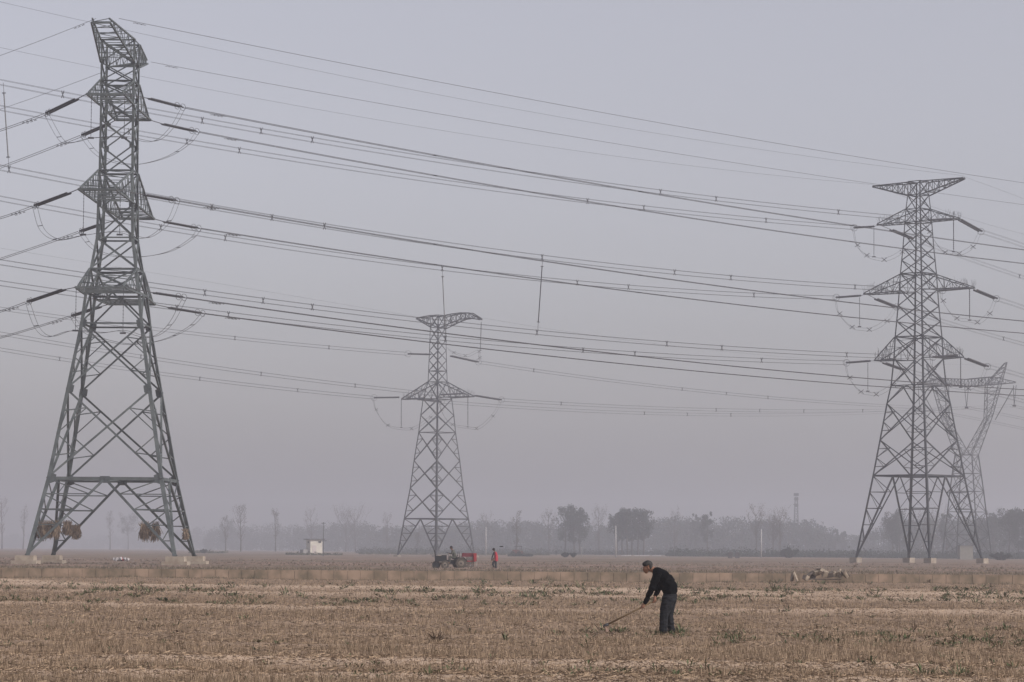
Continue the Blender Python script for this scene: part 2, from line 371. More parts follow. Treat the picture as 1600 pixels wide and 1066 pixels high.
# ------------------------------------------------------------------ lattice towers
def lerp(a, b, t): return a + (b-a)*t
class Tower:
    def __init__(s, name, C, rz, levels, label, steel, gus, lw, bw, fine=.6, cat='pylon', group=None, base_z=FARZ):
        """levels: [(z, side, panel type above it)]; local axes: x along the cross-arms"""
        s.C = Vector((C[0], C[1], 0)); s.rz = rz; s.lv = levels; s.steel = steel; s.gus = gus; s.lw = lw; s.bw = bw; s.fine = fine
        s.root = empty(name, (C[0], C[1], base_z), rz, label, cat, group); s.bz = base_z
        s.bodies()
    def L(s, v): return Vector((v[0], v[1], v[2]-s.bz))
    def W(s, v):
        """local (absolute z) to world"""
        return Matrix.Rotation(s.rz, 3, 'Z') @ Vector((v[0], v[1], 0)) + s.C + Vector((0, 0, v[2]))
    def side(s, z):
        for (z0, a, _), (z1, b, _) in zip(s.lv, s.lv[1:]):
            if z0 <= z <= z1: return lerp(a, b, (z-z0)/(z1-z0))
        return s.lv[-1][1] if z > s.lv[-1][0] else s.lv[0][1]
    def bodies(s):
        for sx in (-1, 1):
            for sy in (-1, 1):
                mb = MB(); zs = s.lv
                for k, ((z0, a, _), (z1, b, _)) in enumerate(zip(zs, zs[1:])):
                    w = s.lw*(1-.55*(z0/zs[-1][0]))
                    mb.angle(s.L((sx*a/2, sy*a/2, z0)), s.L((sx*b/2, sy*b/2, z1)), w, (-sx, 0, 0), (0, -sy, 0), w*.16)
                mb.build('leg', s.steel, s.root)
        GP = []
        for (z0, a, ty), (z1, b, _) in zip(s.lv, s.lv[1:]):
            br = MB(); fns = []
            for k in range(4):
                fn = MB(); fns.append(fn)
                M = Matrix.Rotation(k*math.pi/2, 3, 'Z')
                def P(u, v): # u in -1..1 across, v 0..1 up the face
                    w_ = lerp(a, b, v)/2; return s.L(M @ Vector((u*w_, -w_*.985, lerp(z0, z1, v))))
                nrm = M @ Vector((0, -1, 0)); inn = -nrm
                w = s.bw*(1-.45*(z0/s.lv[-1][0])); wf = w*s.fine
                def bar(p, q, ww=w, t=br):
                    d = (q-p).normalized(); side = d.cross(nrm)
                    t.angle(p-side*ww/2, q-side*ww/2, ww, side, inn, ww*.2)
                def half(u): # redundants of an X panel
                    c = P(0, .5 if a == b else a/(a+b)); A = P(u, 0); B = P(u, 1)
                    L1, L2, L3 = P(u, .25), P(u, .5), P(u, .75); d1 = lerp(A, c, .5); d2 = lerp(B, c, .5)
                    for p_, q_ in ((L1, d1), (L2, d1), (L2, d2), (L3, d2)): bar(p_, q_, wf, fn)
                if 'X' in ty: bar(P(-1, 0), P(1, 1)); bar(P(1, 0)+inn*.06, P(-1, 1)+inn*.06)
                if 'S' in ty: half(-1); half(1)
                if 'V' in ty: bar(P(-1, 0), P(0, 1)); bar(P(1, 0), P(0, 1))
                if 'A' in ty: bar(P(-1, 1), P(0, 0)); bar(P(1, 1), P(0, 0))
                if 'H' in ty: bar(P(-1, 1), P(1, 1), w*1.3)
                if 'h' in ty: bar(P(-1, 0), P(1, 0), w)
                if 'K' in ty: # leg panel: inverted V with redundants
                    c = P(0, 1); bar(P(-1, 0), c, w*1.15); bar(P(1, 0), c, w*1.15); bar(P(-1, 1), P(1, 1), w*1.5)
                    for u in (-1, 1):
                        A = P(u, 0); N = 5
                        for i in range(1, N):
                            t = i/N; bar(P(u, t), lerp(A, c, t), wf*(1.2 if i == 3 else .9), fn)
                            if i < N: bar(P(u, (i+1)/N), lerp(A, c, t), wf*.9, fn)
                        # hip braces into the tower
                        h = lerp(A, c, .6); M2 = Matrix.Rotation((k + (1 if u > 0 else -1))*math.pi/2, 3, 'Z')
                        wv = lerp(a, b, 1)/2; other = s.L(M2 @ Vector((0, -wv*.985, z1)))
                        other_d = lerp(s.L(M2 @ Vector((-u*a/2, -a/2*.985, z0))), other, .6)
                        if u > 0: bar(h, other_d, wf, fn)
                    if k % 2 == 0:
                        o2 = s.L(Matrix.Rotation((k+1)*math.pi/2, 3, 'Z') @ Vector((0, -b/2, z1))); o3 = s.L(Matrix.Rotation((k+3)*math.pi/2, 3, 'Z') @ Vector((0, -b/2, z1)))
                        bar(c, o2, wf, fn); bar(c, o3, wf, fn)
                if 'G' in ty:
                    for u in (-1, 1):
                        p = P(u*.93, 1); t_ = (P(u, 1)-P(u, 0)).normalized(); sd = Vector(M @ Vector((-u, 0, 0)))
                        g = w*3.1; q = [p - sd*g*.25 - t_*g*.9, p+sd*g*.7-t_*g*.55, p+sd*g*.7+t_*g*.55, p-sd*g*.25+t_*g*.9]
                        o = nrm*.025; g_ = MB(); GP.append(g_); g_.add([x+o for x in q]+[x-o for x in q], [(0, 1, 2, 3), (7, 6, 5, 4), (0, 4, 5, 1), (1, 5, 6, 2), (2, 6, 7, 3), (3, 7, 4, 0)])
                    p = P(0, 1) if 'K' in ty else None
                    if p is not None:
                        g = w*2.2; sd = Vector(M @ Vector((1, 0, 0))); q = [p-sd*g-Vector((0, 0, g*.9)), p+sd*g-Vector((0, 0, g*.9)), p+sd*g+Vector((0, 0, g*.5)), p-sd*g+Vector((0, 0, g*.5))]
                        o = nrm*.03; g_ = MB(); GP.append(g_); g_.add([x+o for x in q]+[x-o for x in q], [(0, 1, 2, 3), (7, 6, 5, 4), (0, 4, 5, 1), (1, 5, 6, 2), (2, 6, 7, 3), (3, 7, 4, 0)])
            bo = br.build('bracing', s.steel, s.root)
            for fn in fns:
                if fn.v: fn.build('secondary_bracing', s.steel, bo)
        for g_ in GP: g_.build('gusset_plate', s.gus, s.root)
    def arm(s, sgn, zb, zt, half, tipw, n=5, name='crossarm', zt_tip=None, dens=1.0, lw=None, rise=0.0, spikes=False):
        """truss arm: bottom chords at zb, top chords from the body at zt down to the tip"""
        mb = MB(); w = lw or s.bw*.9; wf = w*(.36 if s.C.y < 300 else .45)
        sb = s.side(zb)/2; st = s.side(zt)/2; zt_tip = zb+.12 if zt_tip is None else zt_tip
        Bc = lambda e, t: s.L((sgn*lerp(sb, half, t), e*lerp(sb, tipw/2, t), lerp(zb, zb+rise, t)))
        Tc = lambda e, t: s.L((sgn*lerp(st, half, t), e*lerp(st, tipw/2*.9, t), lerp(zt, zt_tip, t)))
        for e in (-1, 1):
            mb.bar(Bc(e, 0), Bc(e, 1), w); mb.bar(Tc(e, 0), Tc(e, 1), w*.9)
            for i in range(n):
                t = i/n; t2 = (i+1)/n
                if i: mb.bar(Bc(e, t), Tc(e, t), wf)
                if i < n-1: mb.bar(Tc(e, t), Bc(e, t2), wf) if i % 2 == 0 else mb.bar(Bc(e, t), Tc(e, t2), wf)
        m = int(n*dens)+1
        for i in range(m):
            t = i/m; t2 = (i+1)/m
            mb.bar(Bc(-1, t2), Bc(1, t2), wf*1.2 if i < m-1 else w*1.2)
            if i % 2: mb.bar(Bc(-1, t), Bc(1, t2), wf)
        for i in range(0, n, 2):
            t = i/n; mb.bar(Tc(-1, t), Tc(1, t), wf); mb.bar(Tc(-1 if i % 2 else 1, t), Tc(1 if i % 2 else -1, (i+1)/n), wf)
        o = mb.build(name, s.steel, s.root)
        if spikes:
            sp_ = MB()
            for i in range(26):
                t = random.uniform(.72, 1.0); e = random.choice((-1, 1)); p = Tc(e, t); sp_.tube([p, p+Vector((random.uniform(-.35, .35), random.uniform(-.35, .35), random.uniform(.6, 1.1)))], .014, 3)
            sp_.build('bird_spikes', M_fit, s.root)
        return o
    def footing(s, blocks, m):
        z0, a, _ = s.lv[0]
        for sx in (-1, 1):
            for sy in (-1, 1):
                mb = MB(); z = z0
                for (wd, h) in blocks:
                    o = [ -sx*.25 , -sy*.25]
                    mb.box(s.L((sx*a/2+o[0]*.2, sy*a/2+o[1]*.2, z-h/2+.003)), (wd, wd, h), 0, .985); z -= h
                mb.build('footing', m, s.root)

# --- near corner pylon (left)
YA = 268.0
ca0 = at(154, 868, 262); CA = (ca0.x + .42, YA)
def zA(py, Yf): return at(172, py, Yf).z
lvA = [(zA(869, 262), 12.9, 'KG'), (zA(748, 263.4), 10.0, 'XSG'), (zA(608, 264.6), 7.35, 'XSG'), (zA(505, 265.4), 5.45, 'VhH'), (zA(457, 265.7), 4.85, 'XH'),
       (zA(420, 266), 4.15, 'XG'), (zA(371, 266.4), 3.3, 'XhG'), (zA(318, 266.5), 3.2, 'XH'), (zA(266, 266.5), 3.05, 'XhG'), (zA(226, 266.5), 3.02, 'XG'), (zA(186, 266.5), 3.0, 'XG'), (zA(150, 266.5), 3.0, 'XH'), (zA(126, 266.5), 3.0, 'XhG'), (zA(97, 266.5), 3.0, 'XH'), (zA(62, 266.5), 3.0, '')]
ROTA = R(88.5)
TA = Tower('lattice_pylon', CA, ROTA, lvA, 'tallest nearest grey steel lattice pylon at far left with corn straw tied to its legs', M_steel, M_gusset, .34, .19, .55)
zTopA, zMidA, zLowA = at(167, 147, 260).z, at(157, 296, 256.5).z, at(154, 450, 259.5).z
zPk = at(165, 29, 257).z
for sg in (-1, 1):
    TA.arm(sg, zTopA, zA(125, 266.5), 8.0, 3.2, 5, lw=.15)
    TA.arm(sg, zMidA, zA(266, 266.5), 11.6, 3.1, 7, lw=.16)
    TA.arm(sg, zLowA, zA(420, 266), 9.0, 4.2, 5, lw=.16)
    TA.arm(sg, zA(97, 266.5), zA(62, 266.5), 11.0, 1.6, 7, name='earth_wire_peak', zt_tip=zPk, rise=zPk-.35-zA(97, 266.5), lw=.14)
TA.footing([(1.6, .42), (2.2, .60), ], M_conc)
# climbing rungs on one leg
for i in range(70):
    mb = MB(); z = lerp(lvA[0][0]+1.5, lvA[-1][0]-.5, i/69); hs_ = TA.side(z)/2
    p = TA.L((-hs_, -hs_ if True else hs_, z)); mb.tube([p, p+Vector((-.16, -.0, 0))], .012, 3)
    mb.build('step_bolt', M_fit, TA.root)

# --- second pylon (right)
YB = 450.0
def zz_(px, py, Y): return at(px, py, Y).z
cb = at(1436, 868, YB); CB = (cb.x, YB)
def sd2(hw, Y): return hw*Y/F*math.sqrt(2)
lB = [(872, 100, 'K'), (744, 73, 'XS'), (688, 62, 'XS'), (631, 51, 'V'), (603, 44.5, 'Xh'), (560, 39.8, 'XH'), (527, 37.8, 'Xh'), (502, 35.4, 'X'), (478, 33, 'X'), (452, 31, 'XH'), (428, 29.3, 'Xh'),
      (407, 27.2, 'X'), (387, 25.2, 'X'), (365, 23.3, 'XH'), (348, 22, 'Xh'), (327, 20.2, 'XhH'), (305, 17.4, 'XhH'), (284, 17.0, '')]
lvB = [(zz_(1436, p, YB), sd2(h, YB), t) for p, h, t in lB]
ROTB = R(-43)
TB = Tower('lattice_pylon', CB, ROTB, lvB, 'hazy second largest steel lattice pylon at right with three pairs of cross-arms', M_steelfar, M_steelfar, .30, .17, .6)
zB = {k: zz_(1436, p, YB) for k, p in dict(t0=347, t1=327, m0=455, m1=429, l0=561, l1=527, p0=306, p1=285).items()}
for sg in (-1, 1):
    TB.arm(sg, zB['t0'], zB['t1'], 6.9, 1.7, 4, spikes=True, lw=.13)
    TB.arm(sg, zB['m0'], zB['m1'], 9.3, 1.9, 6, spikes=True, lw=.13)
    TB.arm(sg, zB['l0'], zB['l1'], 7.4, 1.7, 5, spikes=True, lw=.13)
    TB.arm(sg, zB['p0'], zB['p1'], 8.1, .5, 7, name='earth_wire_peak', dens=.8, zt_tip=zB['p1']+.05, rise=zB['p1']-zB['p0']-.1, lw=.15)
TB.footing([(1.3, .95)], M_conc)

# --- third pylon (middle distance)
YC = 676.0
cc = at(680, 866, YC); CC = (cc.x+.2, YC)
lC = [(868, 61, 'K'), (811, 51, 'XS'), (763, 42, 'XS'), (720, 36.5, 'XS'), (676, 29.5, 'Xh'), (649, 26.5, 'X'), (624, 23, 'Xh'), (597, 15.5, 'XhH'), (580, 14.8, 'X'), (563, 14.2, 'X'), (548, 13.6, 'X'), (532, 13.2, 'X'), (512, 12.6, 'XhH'), (493, 12.2, 'H')]
lvC = [(zz_(682, p, YC), sd2(h, YC), t) for p, h, t in lC]
ROTC = R(-43)
TC = Tower('lattice_pylon', CC, ROTC, lvC, 'smaller hazy steel lattice pylon standing behind the tractor in mid picture', M_steelfar, M_steelfar, .34, .19, .62)
for sg in (-1, 1):
    TC.arm(sg, zz_(682, 622, YC), zz_(682, 597, YC), 10.4, 1.6, 5, spikes=True, lw=.19)
TC.arm(-1, zz_(682, 511, YC), zz_(682, 493, YC), 6.6, .4, 4, name='earth_wire_peak', zt_tip=zz_(682, 495, YC), rise=zz_(682, 496, YC)-zz_(682, 511, YC), lw=.2)
# longer jumper boom on the right side, arched
mb = MB(); pts = [(0, 493, 512), (.3, 490, 505), (.55, 489, 500), (.75, 490, 499), (1.0, 500, 502.5)]
Lb = 13.0; prev = None
for i, (t, yt, yb) in enumerate(pts):
    xx_ = lerp(lvC[-1][1]/2, Lb, t); zt_, zb_ = zz_(682+70*t, yt+3, YC), zz_(682+70*t, yb+2, YC)
    wy = lerp(lvC[-1][1]/2, .4, t)
    q = [TC.L((xx_, e*wy, z)) for e in (-1, 1) for z in (zb_, zt_)]
    mb.bar(q[0], q[1], .12); mb.bar(q[2], q[3], .12); mb.bar(q[0], q[2], .12); mb.bar(q[1], q[3], .12)
    if prev:
        for a, b2 in zip(prev, q): mb.bar(a, b2, .18)
        m0 = [lerp(prev[0], q[0], .5), lerp(prev[1], q[1], .5), lerp(prev[2], q[2], .5), lerp(prev[3], q[3], .5)]
        mb.bar(prev[0], m0[1], .1); mb.bar(m0[1], q[0], .1); mb.bar(prev[2], m0[3], .1); mb.bar(m0[3], q[2], .1); mb.bar(m0[0], m0[1], .1); mb.bar(m0[2], m0[3], .1)
        mb.bar(prev[0], q[2], .1); mb.bar(prev[1], q[3], .1)
    prev = q
mb.build('jumper_boom', M_steelfar, TC.root)
TC.footing([(1.2, .8)], M_conc)

# --- fourth pylon: cat-head type behind the right pylon
YD = 830.0
cd = at(1511, 868, YD); sD = YD/F; ROTD = R(-30)
rootD = empty('lattice_pylon', (cd.x, YD, FARZ), ROTD, 'faint forked cat-head lattice pylon farthest right behind the large pylon', 'pylon')
zD = lambda py: zz_(1511, py, YD) - FARZ
mbL = [MB() for _ in range(4)]; bD = MB()
def sq(side, z): h = side/2; return [Vector((-h, -h, z)), Vector((h, -h, z)), Vector((h, h, z)), Vector((-h, h, z))]
def truss(mb, A, B, n, w, wf, lx=True):
    """lattice box between quads A and B"""
    for k in range(4): mb.bar(A[k], B[k], w)
    for i in range(n):
        t, t2 = i/n, (i+1)/n
        P0 = [lerp(A[k], B[k], t) for k in range(4)]; P1 = [lerp(A[k], B[k], t2) for k in range(4)]
        for k in range(4):
            j = (k+1) % 4; mb.bar(P0[k], P0[j], wf); mb.bar(P0[k], P1[j], wf)
            if lx: mb.bar(P0[j], P1[k], wf)
    for k in range(4): mb.bar(B[k], B[(k+1) % 4], wf)
zs = [(868, 80), (836, 72), (800, 63), (768, 55), (740, 47), (711, 38)]
for (p0, w0), (p1, w1) in zip(zs, zs[1:]):
    k = sD/1.37
    A = sq(w0*k, zD(p0)); B = sq(w1*k, zD(p1))
    for q in range(4): mbL[q].bar(A[q], B[q], .26)
    for q in range(4):
        j = (q+1) % 4; bD.bar(A[q], B[j], .13); bD.bar(A[j], B[q], .13); bD.bar(B[q], B[j], .13)
for m_ in mbL: m_.build('leg', M_steelfar, rootD)
bD.build('bracing', M_steelfar, rootD)
X = lambda px: (px-1511)*sD/math.cos(ROTD)
for sg in (-1, 1):
    mb = MB(); h1 = 38*sD/1.37/2
    A = [Vector((sg*.0, -h1, zD(711))), Vector((sg*h1, -h1, zD(711))), Vector((sg*h1, h1, zD(711))), Vector((sg*.0, h1, zD(711)))]
    B = [Vector((sg*X(1538), -1.1, zD(655))), Vector((sg*X(1547), -1.1, zD(648))), Vector((sg*X(1547), 1.1, zD(648))), Vector((sg*X(1538), 1.1, zD(655)))]
    Ct = [Vector((sg*X(1540), -1.1, zD(601))), Vector((sg*X(1560), -1.1, zD(598))), Vector((sg*X(1560), 1.1, zD(598))), Vector((sg*X(1539), 1.1, zD(601)))]
    truss(mb, A, B, 5, .17, .09, False); truss(mb, B, Ct, 4, .17, .09, False); mb.build('fork_limb', M_steelfar, rootD)
    mb = MB(); T = [Vector((sg*X(1566), -.2, zD(569))), Vector((sg*X(1569), -.2, zD(568))), Vector((sg*X(1569), .2, zD(568))), Vector((sg*X(1566), .2, zD(569)))]
    truss(mb, Ct, T, 4, .16, .1, False); mb.build('earth_wire_peak', M_steelfar, rootD)
mb = MB()
for sg in (-1, 1):
    A = [Vector((0, -1.1, zD(604))), Vector((0, -1.1, zD(593))), Vector((0, 1.1, zD(593))), Vector((0, 1.1, zD(604)))]
    B = [Vector((sg*X(1550), -1.1, zD(602))), Vector((sg*X(1550), -1.1, zD(590))), Vector((sg*X(1550), 1.1, zD(590))), Vector((sg*X(1550), 1.1, zD(602)))]
    T = [Vector((sg*X(1581), -.3, zD(600))), Vector((sg*X(1581), -.3, zD(598.5))), Vector((sg*X(1581), .3, zD(598.5))), Vector((sg*X(1581), .3, zD(600)))]
    truss(mb, A, B, 8, .16, .085, False); truss(mb, B, T, 4, .14, .08, False)
mb.build('beam', M_steelfar, rootD)
def WD(px, py): # a point in the plane of the cat-head tower
    v = Matrix.Rotation(ROTD, 3, 'Z') @ Vector((X(px), 0, 0)); Y = YD+v.y
    return Vector((cd.x+v.x, Y, at(px, py, Y).z))

# ------------------------------------------------------------------ insulators, conductors
def plan_Y(P0, d, px):
    k = (px-800)/F; X0, Y0 = P0; t = (k*Y0-X0)/(d[0]-k*d[1]); Y = Y0+d[1]*t
    for _ in range(3): # refine for pitch and roll
        p = at(px, 450, Y); 
    return Y
GI = {}
def string(A, B, label, group, double=True, r=.095, far=False, gap=.36, ring=.30, links=None):
    """insulator string from A (tower end) to B (conductor end)"""
    A = Vector(A); B = Vector(B); root = empty('insulator_string', A, 0, label, 'insulator', group)
    d = (B-A); Ln = d.length; d.normalize(); side = d.cross(Vector((0, 0, 1))).normalized() if abs(d.z) < .95 else Vector((1, 0, 0))
    offs = (-gap/2, gap/2) if double else (0,)
    for o in offs:
        mb = MB(); p0 = side*o + d*.35; p1 = side*o + d*(Ln-.35); prof = []; n = int((p1-p0).length/(.16 if not far else .28))
        mb2 = MB(); L0 = (p1-p0).length
        pr = [(0, .03)]
        for i in range(n):
            a = i/n*L0; b2 = L0/n; pr += [(a+.15*b2, .045), (a+.4*b2, r), (a+.65*b2, r*.9), (a+.85*b2, .045)]
        pr.append((L0, .03)); mb.wheel(p0, d, pr, 8 if not far else 6); mb.build('disc_string', M_glass, root, True)
    mb = MB()
    if double:
        mb.bar(side*-gap/1.6+d*.33, side*gap/1.6+d*.33, .10, .03); mb.bar(side*-gap/1.6+d*(Ln-.33), side*gap/1.6+d*(Ln-.33), .10, .03)
    mb.bar((0, 0, 0), d*.35, .05); mb.bar(d*(Ln-.35), d*Ln, .06)
    if links is not None and (Vector(links)-A).length > .15: mb.bar(Vector(links)-A, d*.36, .06)
    if double: mb.bar(side*-gap/1.6+d*.33, d*.2, .04); mb.bar(side*gap/1.6+d*.33, d*.2, .04)
    mb.build('yoke', M_fit, root)
    if ring:
        for q in ((Ln-.75), (Ln-.1)) if not far else ((Ln-.1),):
            mb = MB(); mb.ring(d*q, side if not far else Vector((0, -1, 0)), ring, .022 if not far else .03); mb.build('grading_ring', M_fit, root)
    return root
def rod(A, B, label, group, weight=True, r=.07, name='insulator_rod'):
    """thin hanging insulator with a clamp and counterweight"""
    A = Vector(A); B = Vector(B); root = empty(name, A, 0, label, 'insulator', group); d = B-A; Ln = d.length; d.normalize()
    mb = MB(); n = max(8, int(Ln/.3)); pr = [(0, .02)]
    for i in range(n): a = (i+.1)/n*Ln*.92+Ln*.03; pr += [(a, r*.45), (a+.05, r), (a+.10, r*.45)]
    pr.append((Ln, .02)); mb.wheel((0, 0, 0), d, pr, 6); mb.build('rod', M_glass, root, True)
    mb = MB(); mb.box(d*(Ln+.04), (.5 if weight else .35, .16, .14)); mb.build('clamp', M_fit, root)
    return root
class Span:
    def __init__(s, P0, dr, pts, ext=(0, 0)):
        """conductor path: straight in plan, sagging; pts = three (px,py)"""
        s.dr = Vector((dr[0], dr[1])).normalized(); s.P0 = Vector(P0)
        T = []; Z = []
        for px, py in pts:
            Y = plan_Y(P0, dr, px)
            for _ in range(4):   # exact: find t whose projection is px
                p = at(px, py, Y); k = p.x/p.y; t = (k*P0[1]-P0[0])/(s.dr.x-k*s.dr.y); Y = P0[1]+s.dr.y*t
            p = at(px, py, Y); T.append(t); Z.append(p.z)
        s.c = np.polyfit(T, Z, 2); s.T = T; s.t0 = T[0]-ext[0]*np.sign(T[-1]-T[0]); s.t1 = T[-1]+ext[1]*np.sign(T[-1]-T[0])
    def p(s, t): return Vector((s.P0.x+s.dr.x*t, s.P0.y+s.dr.y*t, float(np.polyval(s.c, t))))
    def t_px(s, px, it=5):
        Y = plan_Y(s.P0, s.dr, px)
        for _ in range(it):
            p0 = at(px, 400, Y); t = 0
            k = at(px, s.py_guess(Y, px), Y); k = k.x/k.y
            t = (k*s.P0.y-s.P0.x)/(s.dr.x-k*s.dr.y); Y = s.P0.y+s.dr.y*t
        return t
    def py_guess(s, Y, px):
        t = (Y-s.P0.y)/s.dr.y if abs(s.dr.y) > 1e-6 else 0
        z = float(np.polyval(s.c, t)); return 860-(z-CAMH)*F/Y
def bundle(sp_, label, group, kind='quad', spacers=(), m=M_wirefar, r=.022, gap=(.45, .5), dampers=(), name='conductor_bundle', N=60, srad=.045):
    o = sp_.p(sp_.t0); root = empty(name, o, 0, label, 'power line', group)
    side = Vector((-sp_.dr.y, sp_.dr.x, 0))
    offs = {'single': [(0, 0)], 'twin': [(-.5, 0), (.5, 0)], 'quad': [(-.5, -.5), (.5, -.5), (.5, .5), (-.5, .5)]}[kind]
    for a, b2 in offs:
        mb = MB(); d = side*a*gap[0]+Vector((0, 0, b2*gap[1]))
        mb.tube([sp_.p(lerp(sp_.t0, sp_.t1, i/N))+d-o for i in range(N+1)], r, 4)
        mb.build('wire', m, root, True)
    for px in spacers:
        t = sp_.t_px(px); c = sp_.p(t)-o; mb = MB()
        u = Vector((1, 0, 0)) if kind == 'quad' else side; g = max(gap[0], .4)*.62; h = gap[1]*.75
        if kind == 'quad':
            for a, b2 in ((-1, -1), (1, -1)): mb.tube([c+u*a*g*.55+Vector((0, 0, b2*h)), c-u*a*g*.55+Vector((0, 0, -b2*h))], srad, 4)
            mb.bar(c+u*-g*.5+Vector((0, 0, h*.3)), c+u*g*.5+Vector((0, 0, h*.3)), srad*1.5)
        else: mb.bar(c-side*gap[0]*.7, c+side*gap[0]*.7, .06)
        mb.build('spacer', M_fit, root)
    for px in dampers:
        mb = MB()
        for k in range(3):
            t = sp_.t_px(px+k*6); c = sp_.p(t)-o; dv = Vector((sp_.dr.x, sp_.dr.y, 0))
            for a in offs[:2]:
                c2 = c + side*a[0]*gap[0]; mb.tube([c2, c2-Vector((0, 0, .10))], .02, 4); mb.tube([c2-dv*.18-Vector((0, 0, .12)), c2+dv*.18-Vector((0, 0, .12))], .012, 4)
                for q in (-1, 1): mb.tube([c2+dv*(.14*q)-Vector((0, 0, .12)), c2+dv*(.24*q)-Vector((0, 0, .13))], .035, 5)
        mb.build('damper', M_fit, root)
    return root
def smooth_pts(P, n=10):
    P = [Vector(p) for p in P]; Q = [P[0]*2-P[1]] + P + [P[-1]*2-P[-2]]; out = []
    for i in range(1, len(Q)-2):
        for k in range(n):
            t = k/n; a, b2, c, d = Q[i-1], Q[i], Q[i+1], Q[i+2]
            out.append(.5*((2*b2)+(c-a)*t+(2*a-5*b2+4*c-d)*t*t+(3*b2-a-3*c+d)*t**3))
    out.append(P[-1]); return out
def jumper(P, label, group, off=(.4, 0, .06), m=M_wire, r=.02, spac=(), far=False):
    P = [Vector(p) for p in P]; root = empty('jumper_loop', P[0], 0, label, 'power line', group); pts = smooth_pts(P)
    offs = [Vector(off)*-.5, Vector(off)*.5]
    if far: offs = [Vector((-.28, 0, .22)), Vector((.0, 0, -.22))]
    for d in offs:
        mb = MB(); mb.tube([p+d-P[0] for p in pts], r, 4); mb.build('wire', m, root, True)
    for f in spac:
        c = pts[int(f*(len(pts)-1))]-P[0]; mb = MB()
        if far:
            mb.tube([c+Vector((-.38, 0, .3)), c+Vector((.38, 0, -.3))], .045, 4); mb.tube([c+Vector((.38, 0, .3)), c+Vector((-.38, 0, -.3))], .045, 4)
        else: mb.tube([c+offs[0], c+offs[1]], .03, 4)
        mb.build('spacer', M_fit, root)
    return root

# ---- line A: the near corner pylon
dR = Vector((.667, .745)); dL = Vector((-.49, .87))
nameA = {'T': 'top', 'M': 'middle', 'L': 'bottom'}
# level, side: right string (px,py)->(px,py), right span mid, right end, left string, left span end, arm data
specA = {
 ('T', -1): dict(z=zTopA, half=8.0, tw=3.2, r0=(229, 153), r1=(287, 168), rm=(700, 246.5), re=(1600, 390.5), l0=(122, 154), l1=(72, 178), le=(0, 204), j=[(97, 220), (118, 222), (142, 216), (194, 214), (240, 221), (268, 200)], damp=335),
 ('T', 1): dict(z=zTopA, half=8.0, tw=3.2, r0=(250, 193), r1=(309, 206), rm=(700, 278), re=(1600, 412), l0=(172, 193), l1=(128, 212), le=(0, 262), j=[(150, 239), (175, 252), (215, 257), (262, 245), (295, 224)], damp=356),
 ('M', -1): dict(z=zMidA, half=11.6, tw=3.1, r0=(222, 304), r1=(278, 314), rm=(700, 385), re=(1600, 502), l0=(110, 301), l1=(54, 322), le=(0, 341), j=[(66, 359), (92, 375), (130, 368), (185, 362), (228, 372), (262, 348)], damp=324),
 ('M', 1): dict(z=zMidA, half=11.6, tw=3.1, r0=(253, 346), r1=(312, 357), rm=(700, 416.5), re=(1600, 521), l0=(160, 350), l1=(125, 362), le=(0, 405), j=[(142, 384), (165, 397), (210, 402), (262, 394), (298, 374)], damp=358),
 ('L', -1): dict(z=zLowA, half=9.0, tw=4.2, r0=(236, 457), r1=(289, 465), rm=(700, 521.5), re=(1600, 609), l0=(102, 452), l1=(43, 472), le=(0, 487), j=[(58, 512), (78, 526), (112, 517), (160, 520), (192, 517), (235, 527), (265, 508)], damp=332),
 ('L', 1): dict(z=zLowA, half=9.0, tw=4.2, r0=(260, 480), r1=(318, 490), rm=(700, 538.5), re=(1600, 618.5), l0=(158, 479), l1=(112, 494), le=(0, 528), j=[(128, 515), (160, 530), (205, 538), (255, 531), (295, 512)], damp=357),
}
